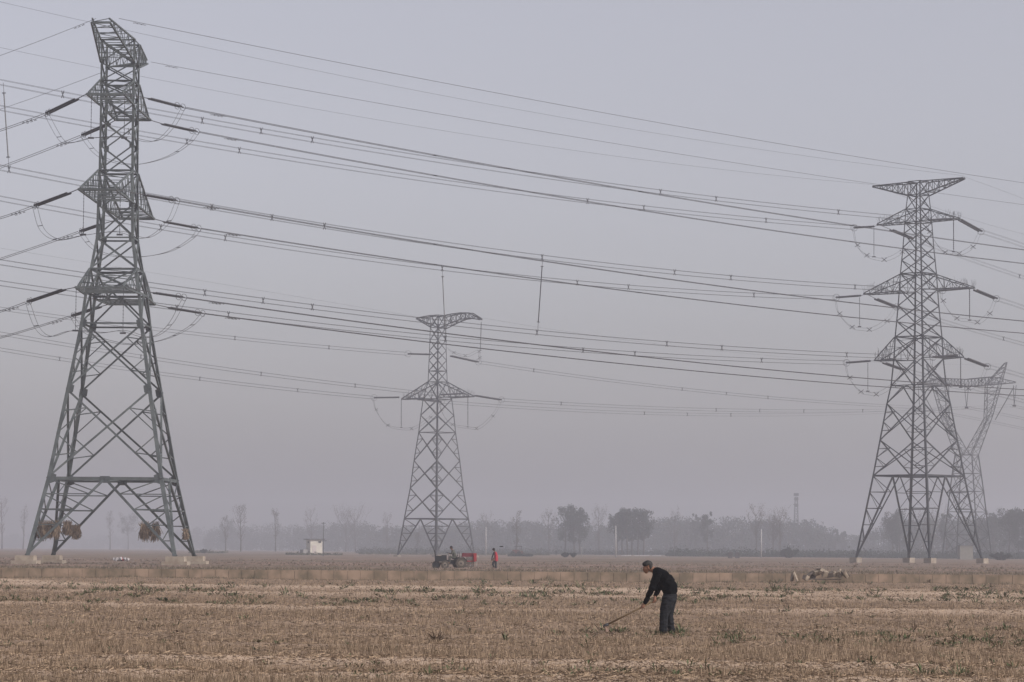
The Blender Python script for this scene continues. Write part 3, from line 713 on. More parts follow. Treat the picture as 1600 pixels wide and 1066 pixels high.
for (lev, sg), q in specA.items():
    arm_word = 'near' if sg < 0 else 'far'; lw_ = nameA[lev]
    # arm end corners: local x = sg*half, local y = -tw/2 is the right hand side
    e1 = TA.W((sg*q['half'], -q['tw']/2, q['z'])); e2 = TA.W((sg*q['half'], q['tw']/2, q['z']))
    cR, cL = (e1, e2) if e1.x > e2.x else (e2, e1)
    P0 = (cR.x, cR.y); a = Span(P0, dR, [q['r0'], lerpt(q['r0'], q['r1'], .5) if False else ((q['r0'][0]+q['r1'][0])/2, (q['r0'][1]+q['r1'][1])/2), q['r1']])
    A0, B0 = a.p(a.T[0]), a.p(a.T[2])
    string(A0, B0, f'double insulator string right of the {lw_} {arm_word} arm of the nearest pylon', 'insulator strings on the nearest pylon', links=cR)
    s1 = Span(P0, dR, [q['r1'], q['rm'], q['re']], (0, 45))
    bundle(s1, f'dark cable pair running right from the {lw_} {arm_word} arm of the nearest pylon', 'cables of the nearest pylon', 'twin', m=M_wire, r=.027, gap=(.42, 0), dampers=(q['damp'],), spacers=(680, 1000, 1330))
    P0 = (cL.x, cL.y); a = Span(P0, dL, [q['l0'], ((q['l0'][0]+q['l1'][0])/2, (q['l0'][1]+q['l1'][1])/2), q['l1']])
    A1, B1 = a.p(a.T[0]), a.p(a.T[2])
    string(A1, B1, f'double insulator string left of the {lw_} {arm_word} arm of the nearest pylon', 'insulator strings on the nearest pylon', links=cL)
    mid = ((q['l1'][0]+q['le'][0])/2, (q['l1'][1]+q['le'][1])/2+.6)
    s2 = Span(P0, dL, [q['l1'], mid, q['le']], (0, 30))
    dl = {('T', -1): 40, ('M', -1): 22, ('L', -1): 12, ('L', 1): 80, ('T', 1): 93, ('M', 1): 97}[(lev, sg)]
    bundle(s2, f'dark cable pair running left from the {lw_} {arm_word} arm of the nearest pylon', 'cables of the nearest pylon', 'twin', m=M_wire, r=.027, gap=(.42, 0), dampers=(dl,), N=24)
    jp = [B1]; n_ = len(q['j'])
    for i, (px, py) in enumerate(q['j']):
        f_ = (i+1)/(n_+1); Yj = lerp(B1.y, B0.y, f_); Yt = TA.W((sg*q['half'], 0, 0)).y
        wgt = 1-abs(2*f_-1); Yj = lerp(Yj, Yt, wgt); jp.append(at(px, py, Yj))
    jp.append(B0)
    jumper(jp, f'paired jumper wires looping under the {lw_} {arm_word} arm of the nearest pylon', 'jumper loops on the nearest pylon', spac=(.12, .26, .74, .88))
    if sg < 0:
        for k, cx in enumerate((cL, cR)):
            tgt = {('T', 0): (142, 215), ('T', 1): (194, 215), ('M', 0): (130, 366), ('M', 1): (187, 366), ('L', 0): (118, 516), ('L', 1): (192, 520)}[(lev, k)]
            B = at(tgt[0], tgt[1], cx.y); top = Vector((B.x, cx.y, q['z']))
            rod(top, B, f'thin rod hanging from the {"left" if k == 0 else "right"} corner of the near {lw_} arm, nearest pylon', 'hanging rods on the nearest pylon', r=.05)
# earth wires of line A
for sg, p0, pm, pe, pl0, ple in ((-1, (186, 29), (700, 131), (1600, 286), (150, 29), (0, 87)), (1, (236, 97), (700, 180.5), (1600, 320), (160, 113), (0, 171))):
    w1 = TA.W((sg*11, -.8, zPk)); w2 = TA.W((sg*11, .8, zPk)); wR, wL = (w1, w2) if w1.x > w2.x else (w2, w1)
    aw = 'near' if sg < 0 else 'far'
    bundle(Span((wR.x, wR.y), dR, [p0, pm, pe], (0, 45)), f'single thin earth wire running right from the {aw} peak of the nearest pylon', 'earth wires of the nearest pylon', 'single', m=M_wire, r=.020 if sg < 0 else .018, gap=(0, 0), dampers=(p0[0]+26,), name='earth_wire')
    bundle(Span((wL.x, wL.y), dL, [pl0, ((pl0[0]+ple[0])/2, (pl0[1]+ple[1])/2+1), ple], (0, 30)), f'single thin earth wire running left from the {aw} peak of the nearest pylon', 'earth wires of the nearest pylon', 'single', m=M_wire, r=.020, gap=(0, 0), dampers=(118,) if sg < 0 else (), name='earth_wire', N=24)

# ---- line B: the right pylon
dBl = Vector((.667, .745)); dBr = Vector((.42, .907))
def tipB(sg, half, z): return TB.W((sg*half, 0, z))
specB = {
 ('T', 1): dict(z=zB['t0'], half=6.9, ls=(1450, 344), ll=(1487, 342), pts=[(-30, 122.5), (700, 253), (1450, 344)], sp=[(98, 0), (316, 0), (408, 0), (488, 0), (1032, 0), (1119, 0), (1310, 0)], rs=(1499, 343), rl=(1533, 362), re=[(1566, 372.5), (1600, 384)], rod=(1490, 343, 393), j=[(1453, 362), (1475, 393), (1490, 394), (1503, 396), (1522, 384)]),
 ('T', -1): dict(z=zB['t0'], half=6.9, ls=(1334, 356), ll=(1366, 354), pts=[(-30, 163), (700, 285.5), (1334, 356)], sp=[(202, 0), (292, 0), (374, 0), (918, 0), (1006, 0), (1197, 0)], rs=(1392, 359), rl=(1426, 373), re=[(1520, 407), (1600, 434)], rod=(1365.5, 356, 401), j=[(1340, 383), (1353, 398), (1368, 404), (1388, 405), (1412, 392)]),
 ('M', 1): dict(z=zB['m0'], half=9.3, ls=(1472, 454), ll=(1512, 449), pts=[(-30, 256), (700, 382.5), (1472, 455)], sp=[(14, 0), (331, 0), (425, 0), (507, 0), (847, 0), (1054, 0), (1142, 0), (1336, 0)], rs=(1523, 453), rl=(1557, 467), re=[(1580, 474), (1600, 481)], rod=(1515, 450, 500), j=[(1474, 470), (1493, 496), (1515, 501), (1532, 503), (1548, 488)]),
 ('M', -1): dict(z=zB['m0'], half=9.3, ls=(1306, 465), ll=(1345, 462), pts=[(-30, 304.5), (700, 420.5), (1306, 465.5)], sp=[(251, 0), (352, 0), (691, 0), (902, 0), (982, 0), (1178, 0)], rs=(1368, 467), rl=(1401, 480), re=[(1490, 507), (1600, 538)], rod=(1343, 464, 510), j=[(1312, 490), (1330, 510), (1344, 514), (1365, 514), (1388, 500)]),
 ('L', 1): dict(z=zB['l0'], half=7.4, ls=(1457, 558), ll=(1496, 555), pts=[(-30, 405), (700, 505), (1457, 559)], sp=[(320, 0), (411, 0), (488, 0), (839, 0), (1042, 0), (1128, 0), (1323, 0)], rs=(1509, 560), rl=(1543, 573), re=[(1572, 580), (1600, 588)], rod=(1501, 557, 605), j=[(1459, 575), (1480, 600), (1501, 606), (1518, 606), (1534, 594)]),
 ('L', -1): dict(z=zB['l0'], half=7.4, ls=(1322, 567), ll=(1360, 564), pts=[(-30, 438), (700, 529.5), (1322, 567)], sp=[(276, 0), (357, 0), (696, 0), (911, 0), (992, 0), (1190, 0)], rs=(1381, 567), rl=(1412, 578), re=[(1500, 601), (1600, 627)], rod=(1356, 566, 611), j=[(1328, 590), (1344, 611), (1357, 615), (1375, 615), (1398, 600)]),
}
def strB(px_end, px_tip, P0, dr, pyE, pyT):
    a = Span(P0, dr, [px_tip and (px_tip, pyT) or (0, 0), ((px_tip+px_end)/2, (pyT+pyE)/2), (px_end, pyE)]); return a.p(a.T[0]), a.p(a.T[2])
spansB = {}
for (lev, sg), q in specB.items():
    lw_ = nameA[lev]; aw = 'right' if sg > 0 else 'left'; tip = tipB(sg, q['half'], q['z']); P0 = (tip.x, tip.y)
    A, B = strB(q['ls'][0], q['ll'][0], P0, dBl, q['ls'][1], q['ll'][1])
    string(A, B, f'left-pointing insulator string on the {lw_} {aw} arm of the right-hand pylon', 'insulator strings on the right-hand pylon', r=.16, far=True, ring=.5, gap=.5, links=tip)
    s1 = Span(P0, dBl, q['pts'], (25, 0)); spansB[(lev, sg)] = s1
    sprs = [p for p, _ in q['sp']]
    bundle(s1, f'four-wire cable from the left edge to the {lw_} {aw} arm of the right-hand pylon', 'four-wire cables of the right-hand pylon', 'quad', spacers=sprs, gap=(.40, .52), r=.017, srad=.038)
    A2, B2 = strB(q['rl'][0], q['rs'][0], P0, dBr, q['rl'][1], q['rs'][1])
    string(A2, B2, f'right-pointing drooping insulator string on the {lw_} {aw} arm of the right-hand pylon', 'insulator strings on the right-hand pylon', r=.16, far=True, ring=.5, gap=.5, links=tip)
    s2 = Span(P0, dBr, [q['rl'], q['re'][0], q['re'][1]], (0, 60))
    bundle(s2, f'four-wire cable running off right from the {lw_} {aw} arm of the right-hand pylon', 'four-wire cables of the right-hand pylon', 'quad', spacers={('T', -1): (1593,), ('M', -1): (1568,)}.get((lev, sg), ()), gap=(.40, .52), r=.017, N=24, srad=.038)
    px, y0, y1 = q['rod']; top = at(px, y0, tip.y); bot = at(px, y1, tip.y)
    rod(top, bot, f'dark rod with weight hanging from the {lw_} {aw} arm of the right-hand pylon', 'hanging rods on the right-hand pylon', r=.11 if sg > 0 else .07)
    jp = [B] + [at(px, py, tip.y + (i-len(q['j'])/2)*.8) for i, (px, py) in enumerate(q['j'])] + [B2]
    jumper(jp, f'wire loop sagging below the {lw_} {aw} arm of the right-hand pylon', 'jumper loops on the right-hand pylon', m=M_wirefar, r=.018, spac=(.17, .36, .62, .82), far=True)
# interphase rods
def iprod(a, b2, pxa, pxb, label):
    A = a.p(a.t_px(pxa)); B = b2.p(b2.t_px(pxb)); root = empty('interphase_rod', A, 0, label, 'insulator', 'long rods between cables')
    d = B-A; mb = MB(); mb.tube([(0, 0, 0), d*.12], .025, 5); mb.tube([d*.86, d], .025, 5); mb.build('link', M_fit, root)
    mb = MB(); mb.tube([d*.12, d*.86], .065, 6); mb.build('rod', M_glass, root)
    for t in (.12, .86): mb = MB(); mb.ring(d*t, d, .17, .03); mb.build('grading_ring', M_fit, root)
iprod(spansB[('T', 1)], spansB[('M', 1)], 5, 14, 'long dark rod joining cables at the far left edge of the picture')
iprod(spansB[('M', 1)], spansB[('L', 1)], 848, 840, 'long dark rod joining cables in mid sky right of the middle pylon')
iprod(spansB[('M', -1)], spansB[('L', -1)], 691, 696, 'long dark rod joining cables directly above the middle pylon')
for sg, pts, re, aw in ((1, [(-30, -4), (700, 151), (1500, 274)], [(1550, 292), (1600, 311)], 'right'), (-1, [(-30, 68), (700, 205.5), (1363, 288.5)], [(1480, 331), (1600, 366)], 'left')):
    tip = tipB(sg, 8.1, zB['p1'])
    bundle(Span((tip.x, tip.y), dBl, pts, (25, 0)), f'very faint earth wire from the left edge to the {aw} peak of the right-hand pylon', 'earth wires of the right-hand pylon', 'single', r=.014, gap=(0, 0), name='earth_wire')
    bundle(Span((tip.x, tip.y), dBr, [pts[2], re[0], re[1]], (0, 60)), f'very faint earth wire running off right from the {aw} peak of the right-hand pylon', 'earth wires of the right-hand pylon', 'single', r=.014, gap=(0, 0), name='earth_wire', N=24)

# ---- line C: the middle pylon, on to the cat-head pylon
dC = Vector((.632, .775))
tC = {1: TC.W((10.4, 0, zz_(682, 622, YC))), -1: TC.W((-10.4, 0, zz_(682, 622, YC))), 0: TC.W((0, 0, zz_(682, 553, YC)))}
specC = [
 (0, 'upper', [(-30, 478), (300, 521), (637, 553)], (367, 514), (637, 553), (674, 554), (703, 556), (748, 566), [(748, 566), (1066, 608), (1443, 637)], (834, 1066, 1135, 1200), None),
 (-1, 'lower left', [(-30, 541), (312, 592), (584, 621.5)], (93, 312, 465), (584, 621.5), (624, 621), (652, 624), (690, 628), [(690, 628), (1075, 647.5), (1511, 637)], (1007, 1074, 1142), ((627, 623, 668), [(588, 640), (604, 663), (627, 670), (650, 668), (675, 650)])),
 (1, 'lower right', [(-30, 516), (312, 571), (688, 617)], (220, 408, 555), (688, 617), (722, 615), (741, 618), (784, 625), [(784, 625), (1119, 640.5), (1579, 634)], (877, 1119, 1187, 1256, 1348), ((731, 618, 667), [(690, 640), (705, 662), (731, 668), (750, 668), (772, 648)])),
]
for sg, nm, pts, spr, l1, l0, r0, r1, rp, rsp, jj in specC:
    tip = tC[sg]; P0 = (tip.x, tip.y)
    A, B = strB(l1[0], l0[0], P0, dC, l1[1], l0[1])
    string(A, B, f'left-pointing insulator string on the {nm} position of the middle pylon', 'insulator strings on the middle pylon', r=.2, far=True, ring=.7, gap=.5)
    bundle(Span(P0, dC, pts, (25, 0)), f'faint cable from the left edge to the {nm} position of the middle pylon', 'cables of the middle pylon', 'quad', spacers=spr, gap=(.42, .6), r=.02, srad=.05)
    A2, B2 = strB(r1[0], r0[0], P0, dC, r1[1], r0[1])
    string(A2, B2, f'right-pointing insulator string on the {nm} position of the middle pylon', 'insulator strings on the middle pylon', r=.2, far=True, ring=.7, gap=.5)
    e = WD(rp[2][0], rp[2][1]); dd = (Vector((e.x, e.y))-Vector(P0)).normalized()
    bundle(Span(P0, dd, rp), f'faint cable running right from the {nm} position of the middle pylon', 'cables of the middle pylon', 'quad', spacers=rsp, gap=(.42, .6), r=.02, srad=.05)
    if jj:
        (px, y0, y1), jl = jj; rod(at(px, y0, tip.y), at(px, y1, tip.y), f'dark rod hanging from the {nm} arm of the middle pylon', 'hanging rods on the middle pylon', r=.13)
    else:
        tb = TC.W((13, 0, 0)); rod(at(752, 503, tb.y), at(750.5, 547, tb.y), 'dark rod hanging from the arched boom of the middle pylon', 'hanging rods on the middle pylon', r=.14); jl = [(700, 545), (712, 552), (731, 556), (748, 549), (750, 558)]
    if jj: jp = [B]+[at(a, b2, tip.y) for a, b2 in jl]+[B2]
    else: jp = [at(a, b2, tip.y) for a, b2 in jl]+[B2]
    jumper(jp, f'wire loop hanging at the {nm} position of the middle pylon', 'jumper loops on the middle pylon', m=M_wirefar, r=.024, spac=(.17, .36, .62, .82), far=True)
pk = TC.W((-6.6, 0, 0)); bundle(Span((pk.x, pk.y), dC, [(-30, 383), (310, 438), (650, 495)], (20, 0)), 'barely visible earth wire reaching the left tip of the middle pylon', 'earth wires of the middle pylon', 'single', r=.016, gap=(0, 0), name='earth_wire')
pk = TC.W((6, 0, 0)); e = WD(1568, 569); dd = (Vector((e.x, e.y))-Vector((pk.x, pk.y))).normalized()
bundle(Span((pk.x, pk.y), dd, [(755, 497), (1100, 546), (1568, 569)]), 'barely visible earth wire between the middle pylon and the cat-head pylon', 'earth wires of the middle pylon', 'single', r=.016, gap=(0, 0), name='earth_wire')
# cat-head pylon: V strings, hanging rods and outgoing cables
for (px, py, t1, t2, nm) in ((1443, 639, 1437, 1475, 'left'), (1511, 637, 1508, 1514, 'centre'), (1579, 634, 1578, 1582, 'right')):
    b_ = WD(px, py); lab = f'slender insulator pair holding the {nm} cable of the cat-head pylon'
    root = empty('insulator_string', WD(px, 602), 0, lab, 'insulator', 'insulators on the cat-head pylon'); o = root.location
    for t in (t1, t2):
        a_ = WD(t if nm != 'left' else px+(t-1443)*.4, 602); mb = MB(); mb.tube([a_-o, b_-o], .09, 5); mb.build('rod', M_glass, root)
    mb = MB(); mb.box(b_-o, (.9, .4, .5)); mb.build('clamp', M_fit, root)
    P0 = (b_.x, b_.y)
    s3 = Span(P0, dBr, [(px, py), ((px+1610)/2, py+(1610-px)*.095), (1610, py+(1610-px)*.20)], (0, 60))
    bundle(s3, f'faint cable running off right from the {nm} clamp of the cat-head pylon', 'cables of the cat-head pylon', 'quad', gap=(.42, .6), r=.02, N=16)
for (a, b2, nm) in (((1579, 604), (1552, 656), 'right'), ((1443, 605), (1470, 658), 'left')):
    A, B = WD(*a), WD(*b2); root = empty('insulator_rod', A, 0, f'slanting dark stay rod at the {nm} side of the cat-head pylon', 'insulator', 'insulators on the cat-head pylon'); mb = MB(); mb.tube([(0, 0, 0), B-A], .12, 5); mb.build('rod', M_glass, root)

# ------------------------------------------------------------------ trees
M_bark = mat('tree_bark', (.075, .06, .05), .9, var=.3, scale=1)
M_leaf = mat('poplar_foliage', (.045, .058, .048), .9, col2=(.024, .032, .028), scale=.35)
M_leaf2 = mat('autumn_foliage', (.085, .075, .05), .9, col2=(.05, .045, .032), scale=.35)
def leafquads(C, n, rad, size, rg):
    """leaf quads inside an ellipsoid"""
    u = rg.normal(size=(n, 3)); u /= np.linalg.norm(u, axis=1)[:, None]; r = rg.uniform(.25, 1, n)**.5
    P = np.array(C) + u*r[:, None]*np.array(rad)
    a = rg.normal(size=(n, 3)); a /= np.linalg.norm(a, axis=1)[:, None]; b = np.cross(a, rg.normal(size=(n, 3))); b /= np.linalg.norm(b, axis=1)[:, None]
    s = size*rg.uniform(.5, 1.2, n)[:, None]
    return np.stack([P-a*s, P-b*s*.6, P+a*s, P+b*s*.6], 1)
def tree(px, py_base, Y, h, wd, label, kind='leafy', trunks=1, group='scattered trees beyond the field', cat='tree', trunk_frac=.22):
    seed = int(px*7+Y) ; rg = np.random.default_rng(seed); rn = random.Random(seed)
    g = at(px, 865, Y); root = empty('poplar_tree' if kind != 'round' else 'broadleaf_tree', (g.x, Y, FARZ-.1), 0, label, cat, group)
    tr = MB(); crown = []; br = MB()
    for k in range(trunks):
        ox = (k-(trunks-1)/2)*wd/max(trunks, 1)*.8 + rn.uniform(-.4, .4); oy = rn.uniform(-1, 1)*(1 if trunks > 1 else 0)
        hh = h*rn.uniform(.82, 1) if trunks > 1 else h; lean = rn.uniform(-.03, .03)
        pts = [Vector((ox+lean*hh*t+math.sin(t*5+k)*.15, oy, hh*t)) for t in (0, .15, .3, .5, .7, .85, .97)]
        r0 = .16+h*.011; tr.tube(pts, [r0, r0*.8, r0*.7, r0*.5, r0*.35, r0*.2, .03], 7)
        cw = wd/2 if trunks == 1 else wd/trunks*1.1
        nb = 30 if kind == 'bare' else 30
        for i in range(nb):
            t = rn.uniform(trunk_frac-.03, .93); base = Vector((ox+lean*hh*t, oy, hh*t)); a = rn.uniform(0, 2*math.pi)
            env = math.sin(min(1, max(0, (t-trunk_frac)/(1-trunk_frac)))*math.pi*.72+.55)
            l = cw*max(.25, env)*rn.uniform(.7, 1.15); up = rn.uniform(1.1, 2.2) if kind == 'bare' else rn.uniform(.4, 1.2)
            tip = base+Vector((math.cos(a)*l, math.sin(a)*l*.9, l*up)); midp = lerp(base, tip, .5)+Vector((math.cos(a)*l*.12, 0, -l*.06))
            br.tube([base, midp, tip], [r0*.22, r0*.14, .02], 4)
            for q in range(4 if kind == 'bare' else 2):
                s_ = lerp(midp, tip, rn.random()); t_ = s_+Vector((rn.uniform(-.4, .4)*l, rn.uniform(-.4, .4)*l, rn.uniform(.2, .6)*l)); br.tube([s_, t_], [.045, .02], 3)
                crown.append(leafquads(t_, 2 if kind == 'bare' else 26, (l*.22+.15, l*.22+.15, l*.26+.2), .20 if kind == 'bare' else .28, rg))
            crown.append(leafquads(tip, 4 if kind == 'bare' else 46, (l*.3+.2, l*.3+.2, l*.5+.3), .20 if kind == 'bare' else .30, rg))
    tr.build('trunk', M_bark, root, True); br.build('limbs', M_bark, root)
    quads_mesh('crown', np.concatenate(crown), M_leaf2 if kind == 'bare' else M_leaf, root)
    return root
# (px, Y, top py, width px, kind, trunks, label)
def T(px, Y, top, wpx, kind, label, trunks=1, tf=.22):
    Y *= 1.18 if px > 620 else (1.45 if px > 330 else 1.8)
    h = (866-top)*Y/F; tree(px, 866, Y, h, wpx*Y/F, label, kind, trunks, trunk_frac=tf)
T(806, 930, 800, 15, 'bare', 'tall narrow half-bare poplar behind the parked far tractor')
T(895, 980, 791, 42, 'leafy', 'dense oval leafy tree standing alone right of centre', 3, .25)
T(936, 1150, 796, 26, 'bare', 'loose pale bare tree between the oval tree and the broad grove')
T(984, 960, 791, 66, 'leafy', 'broadest dense grove tree with several trunks behind the farmer', 6, .35)
T(857, 1150, 803, 22, 'bare', 'thin bare tree just left of the dense oval tree')
T(1052, 1150, 803, 24, 'bare', 'hazy half-bare tree right of the broad grove')
T(1084, 1200, 803, 16, 'leafy', 'small hazy tree right of the broad grove, second of two')
T(1103, 1050, 802, 20, 'leafy', 'upright hazy leafy tree midway between grove and far mast', 1, .3)
T(1180, 1000, 798, 30, 'bare', 'leaning twiggy tree left of the white utility pole at right', 1, .3)
T(1213, 980, 795, 28, 'bare', 'twiggy tree just above the dark roadside bush', 2, .3)
T(376, 900, 797, 22, 'bare', 'tallest bare poplar in the haze left of the white hut', 1, .25)
T(352, 1000, 812, 12, 'bare', 'slim bare poplar immediately left of the tallest hazy poplar')
T(430, 950, 803, 16, 'bare', 'single bare poplar between the tall poplar and the white hut', 1, .25)
T(487, 1150, 803, 24, 'bare', 'pale bare tree rising behind the white hut')
T(548, 1150, 807, 34, 'bare', 'spreading bare tree right of the white hut', 2)
T(604, 1100, 808, 18, 'bare', 'thin pale tree left of the middle pylon')
T(650, 1100, 838, 12, 'bare', 'small young tree seen through the left of the middle pylon')
T(172, 1000, 805, 12, 'bare', 'slender bare sapling framed between the nearest pylon legs', 1, .25)
T(35, 1000, 795, 14, 'bare', 'slender bare tree near the left edge beside the pylon foot', 1, .25)
T(3, 950, 785, 22, 'bare', 'bare tree cut by the left picture edge', 1, .3)
T(200, 1150, 820, 30, 'leafy', 'small dark flat-topped tree framed between the nearest pylon legs', 1, .5)
T(352, 1450, 826, 26, 'leafy', 'faint rounded tree in the mist right of the nearest pylon')
T(1590, 900, 786, 48, 'leafy', 'tall dark leafy tree at the right picture edge', 3, .2)
T(1548, 980, 800, 30, 'leafy', 'dark leafy tree right of the cat-head pylon foot', 2, .2)
T(1400, 1000, 800, 30, 'leafy', 'dark leafy tree seen through the right-hand pylon', 2, .2)
T(1450, 1020, 803, 34, 'bare', 'brownish tree seen behind the central legs of the right-hand pylon', 2, .2)
T(1478, 980, 797, 20, 'leafy', 'narrow upright tree between the right-hand pylon and cat-head pylon')
T(1306, 1300, 826, 12, 'leafy', 'small rounded tree left of the right-hand pylon foot')
T(1318, 1350, 829, 12, 'leafy', 'small rounded tree close to the right-hand pylon foot')
T(758, 1200, 812, 24, 'bare', 'pale bare tree behind the walking woman')

# the far wood: one mass nobody could count
def belt(name, prof, label, m, rows=3, seed=5, size=.5, hedge=True):
    rg = np.random.default_rng(seed); Q = []; px = prof[0][0]
    tk = MB()
    while px < prof[-1][0]:
        for (a, ya, Ya), (b, yb, Yb) in zip(prof, prof[1:]):
            if a <= px <= b: t = (px-a)/(b-a); top = lerp(ya, yb, t); Y = lerp(Ya, Yb, t)*(1.3 if px > 620 else 1.3+.35*min(1, (620-px)/200))
        for r_ in range(rows):
            Yr = Y + r_*45 + rg.uniform(-15, 15); g = at(px + rg.uniform(-6, 6), 865, Yr)
            h = (865-top+rg.uniform(-6, 4))*Yr/F; w_ = h*rg.uniform(.22, .36)
            tk.tube([(g.x, Yr, FARZ-.3), (g.x, Yr, h*.85)], [.3, .08], 4)
            for k in range(14):
                zc = rg.uniform(.04, .88)*h; ww = w_*(1-.45*(zc/h)**3)
                Q.append(leafquads((g.x+rg.uniform(-1, 1)*w_*.8, Yr+rg.uniform(-.5, .5)*w_, zc), 30, (ww*.62, ww*.62, h*.13), size, rg))
            Q.append(leafquads((g.x, Yr, h*.93), 14, (w_*.25, w_*.25, h*.08), size*.8, rg))
        px += rg.uniform(7, 11)
    quads_mesh(name, np.concatenate(Q), m)
    o = bpy.data.objects[-1] if False else COL.objects[-1]
    tag(o, label, 'wood', kind='stuff')
    t = tk.build('trunks', M_bark, o); return o
belt('distant_wood', [(325, 838, 1500), (345, 826, 1450), (400, 826, 1400), (440, 822, 1400), (480, 823, 1350), (520, 820, 1350), (560, 818, 1350), (600, 824, 1350), (660, 822, 1300), (700, 824, 1300), (745, 815, 1300), (775, 812, 1280), (800, 818, 1300), (830, 813, 1250), (870, 820, 1250), (930, 822, 1250), (1000, 812, 1250), (1060, 806, 1200), (1110, 810, 1200), (1150, 807, 1180), (1220, 808, 1180), (1270, 812, 1180), (1295, 820, 1200)], 'long hazy blue-grey belt of trees along the horizon', M_leaf, 3, 5, .6)
belt('distant_wood', [(1296, 828, 1350), (1330, 831, 1350), (1362, 826, 1300), (1380, 810, 1150), (1420, 803, 1050), (1500, 803, 1050), (1560, 802, 1000), (1640, 790, 950), (1720, 790, 950)], 'hazy dark belt of trees at right behind the two right-hand pylons', M_leaf, 3, 6, .5)
belt('distant_wood', [(-60, 848, 2300), (60, 843, 2300), (150, 846, 2300), (235, 834, 2100), (300, 828, 1900), (330, 834, 1800)], 'barely visible wood dissolving in the mist behind the nearest pylon', M_leaf, 2, 8, .9)
# low dark hedge bands at the foot of the wood
def hedge(name, x0, x1, Y, py_top, label, m=M_leaf, dens=14, cat='hedge', kind='stuff', size=.28):
    rg = np.random.default_rng(int(x0+Y)); Q = []
    g0, g1 = at(x0, 865, Y), at(x1, 865, Y); n = int((x1-x0)*dens/10)
    h = (864-py_top)*Y/F
    for i in range(n):
        x_ = rg.uniform(g0.x, g1.x); hh = h*rg.uniform(.25, 1.0)**1.5*(1.6 if rg.uniform() < .12 else 1.0)
        Q.append(leafquads((x_, Y+rg.uniform(-12, 12), FARZ+hh*.45), 26, (h*.8, 1.2, hh*.55), size, rg))
    quads_mesh(name, np.concatenate(Q), m); return tag(COL.objects[-1], label, cat, kind=kind)
hedge('hedge', 1045, 1640, 900, 850, 'low dark hedge line under the right-hand trees', dens=22)
hedge('hedge', 560, 1045, 1150, 853, 'low hazy hedge line under the central trees', dens=16)
M_grass = mat('dull_grass', (.085, .085, .05), .95, col2=(.06, .055, .035), scale=.5)
hedge('scrub', 1275, 1345, 940, 859.5, 'low dark scrub by the left foot of the right-hand pylon', M_leaf, 16, 'scrub', size=.24)
hedge('scrub', 1345, 1470, 960, 861.5, 'thin scrub strip under the right-hand pylon', M_grass, 9, 'scrub', size=.2)
hedge('scrub', 300, 350, 940, 859.5, 'low brown scrub right of the nearest pylon foot', M_grass, 9, 'scrub', size=.2)
hedge('scrub', 450, 535, 775, 860.3, 'grass and scrub around the white hut', M_grass, 9, 'scrub', size=.2)
hedge('scrub', 560, 700, 950, 860.5, 'thin scrub left of the tractor', M_grass, 9, 'scrub', size=.2)
hedge('scrub', 740, 860, 950, 860.5, 'thin scrub right of the walking woman', M_grass, 9, 'scrub', size=.2)

# bushes
def bush(px, Y, w_, h, label, seed, m=M_leaf):
    rg = np.random.default_rng(seed); g = at(px, 865, Y); root = empty('bush', (g.x, Y, FARZ), 0, label, 'bush'); st = MB(); Q = []
    for i in range(16):
        a = rg.uniform(-1, 1); tip = Vector((a*w_/2, rg.uniform(-.4, .4)*w_, h*rg.uniform(.55, 1)*(1-.35*abs(a)))); st.tube([(a*.15, 0, 0), tip], [.05, .02], 4)
        for t in (.35, .6, .8, 1): Q.append(leafquads(tuple(tip*t), 45, (w_*.10, w_*.10, h*.14), .10+.035*w_, rg))
    st.build('stems', M_bark, root); quads_mesh('foliage', np.concatenate(Q), m, root)
bush(1233, 800, 4.8, 2.7, 'dark green round bush alone at the far edge of the field', 4)
bush(884, 700, 1.8, 1.2, 'small dark bush below the dense oval tree, left of a pair', 5)
bush(896, 700, 1.5, 1.1, 'small dark bush below the dense oval tree, right of a pair', 6)
bush(1563, 700, 4.5, 1.9, 'low bush right of the cat-head pylon foot', 7)
bush(318, 900, 2.4, 1.3, 'low dark bush in the mist right of the nearest pylon', 8)

# ------------------------------------------------------------------ small distant structures
M_white = mat('chalky_white_paint', (.62, .58, .50), .85, var=.15, scale=.8)
M_whiteL = mat('grey_render_wall', (.30, .29, .28), .9, var=.2, scale=.8)
M_dark = mat('dark_opening', (.035, .035, .04), .8)
M_pole = mat('pale_concrete_pole', (.46, .45, .44), .8, var=.1)
M_polew = mat('dark_wood_pole', (.10, .095, .10), .85, var=.2)
M_roof = mat('hut_roof_slab', (.12, .12, .13), .9, var=.2)
# white pump hut
YH = 800; g = at(491, 862, YH); hut = empty('hut', (g.x, YH, FARZ), R(24), 'small square white hut with dark flat roof in the hazy left field', 'hut'); hut.scale = (1.33, 1.33, 1.33)
mb = MB(); mb.box((0, 0, 1.45), (2.5, 2.3, 2.9)); mb.build('wall', M_white, hut)
mb = MB(); mb.box((0, 0, 2.99), (3.4, 3.0, .16)); mb.build('roof', M_roof, hut)
for x_ in (.7,): mb = MB(); mb.box((x_, -1.16, 2.45), (.55, .06, .35)); mb.build('vent', M_dark, hut)
mb = MB(); mb.box((-.4, -1.16, .95), (.8, .06, 1.7)); mb.build('door', mat('pinkish_metal_door', (.5, .44, .42), .7), hut)
mb = MB(); mb.box((-1.26, 0, 2.4), (.06, .5, .35)); mb.build('vent', M_dark, hut)
mb = MB(); mb.box((-1.9, .2, .5), (1.3, 1.8, 1.0)); mb.build('lean_to', M_whiteL, hut)
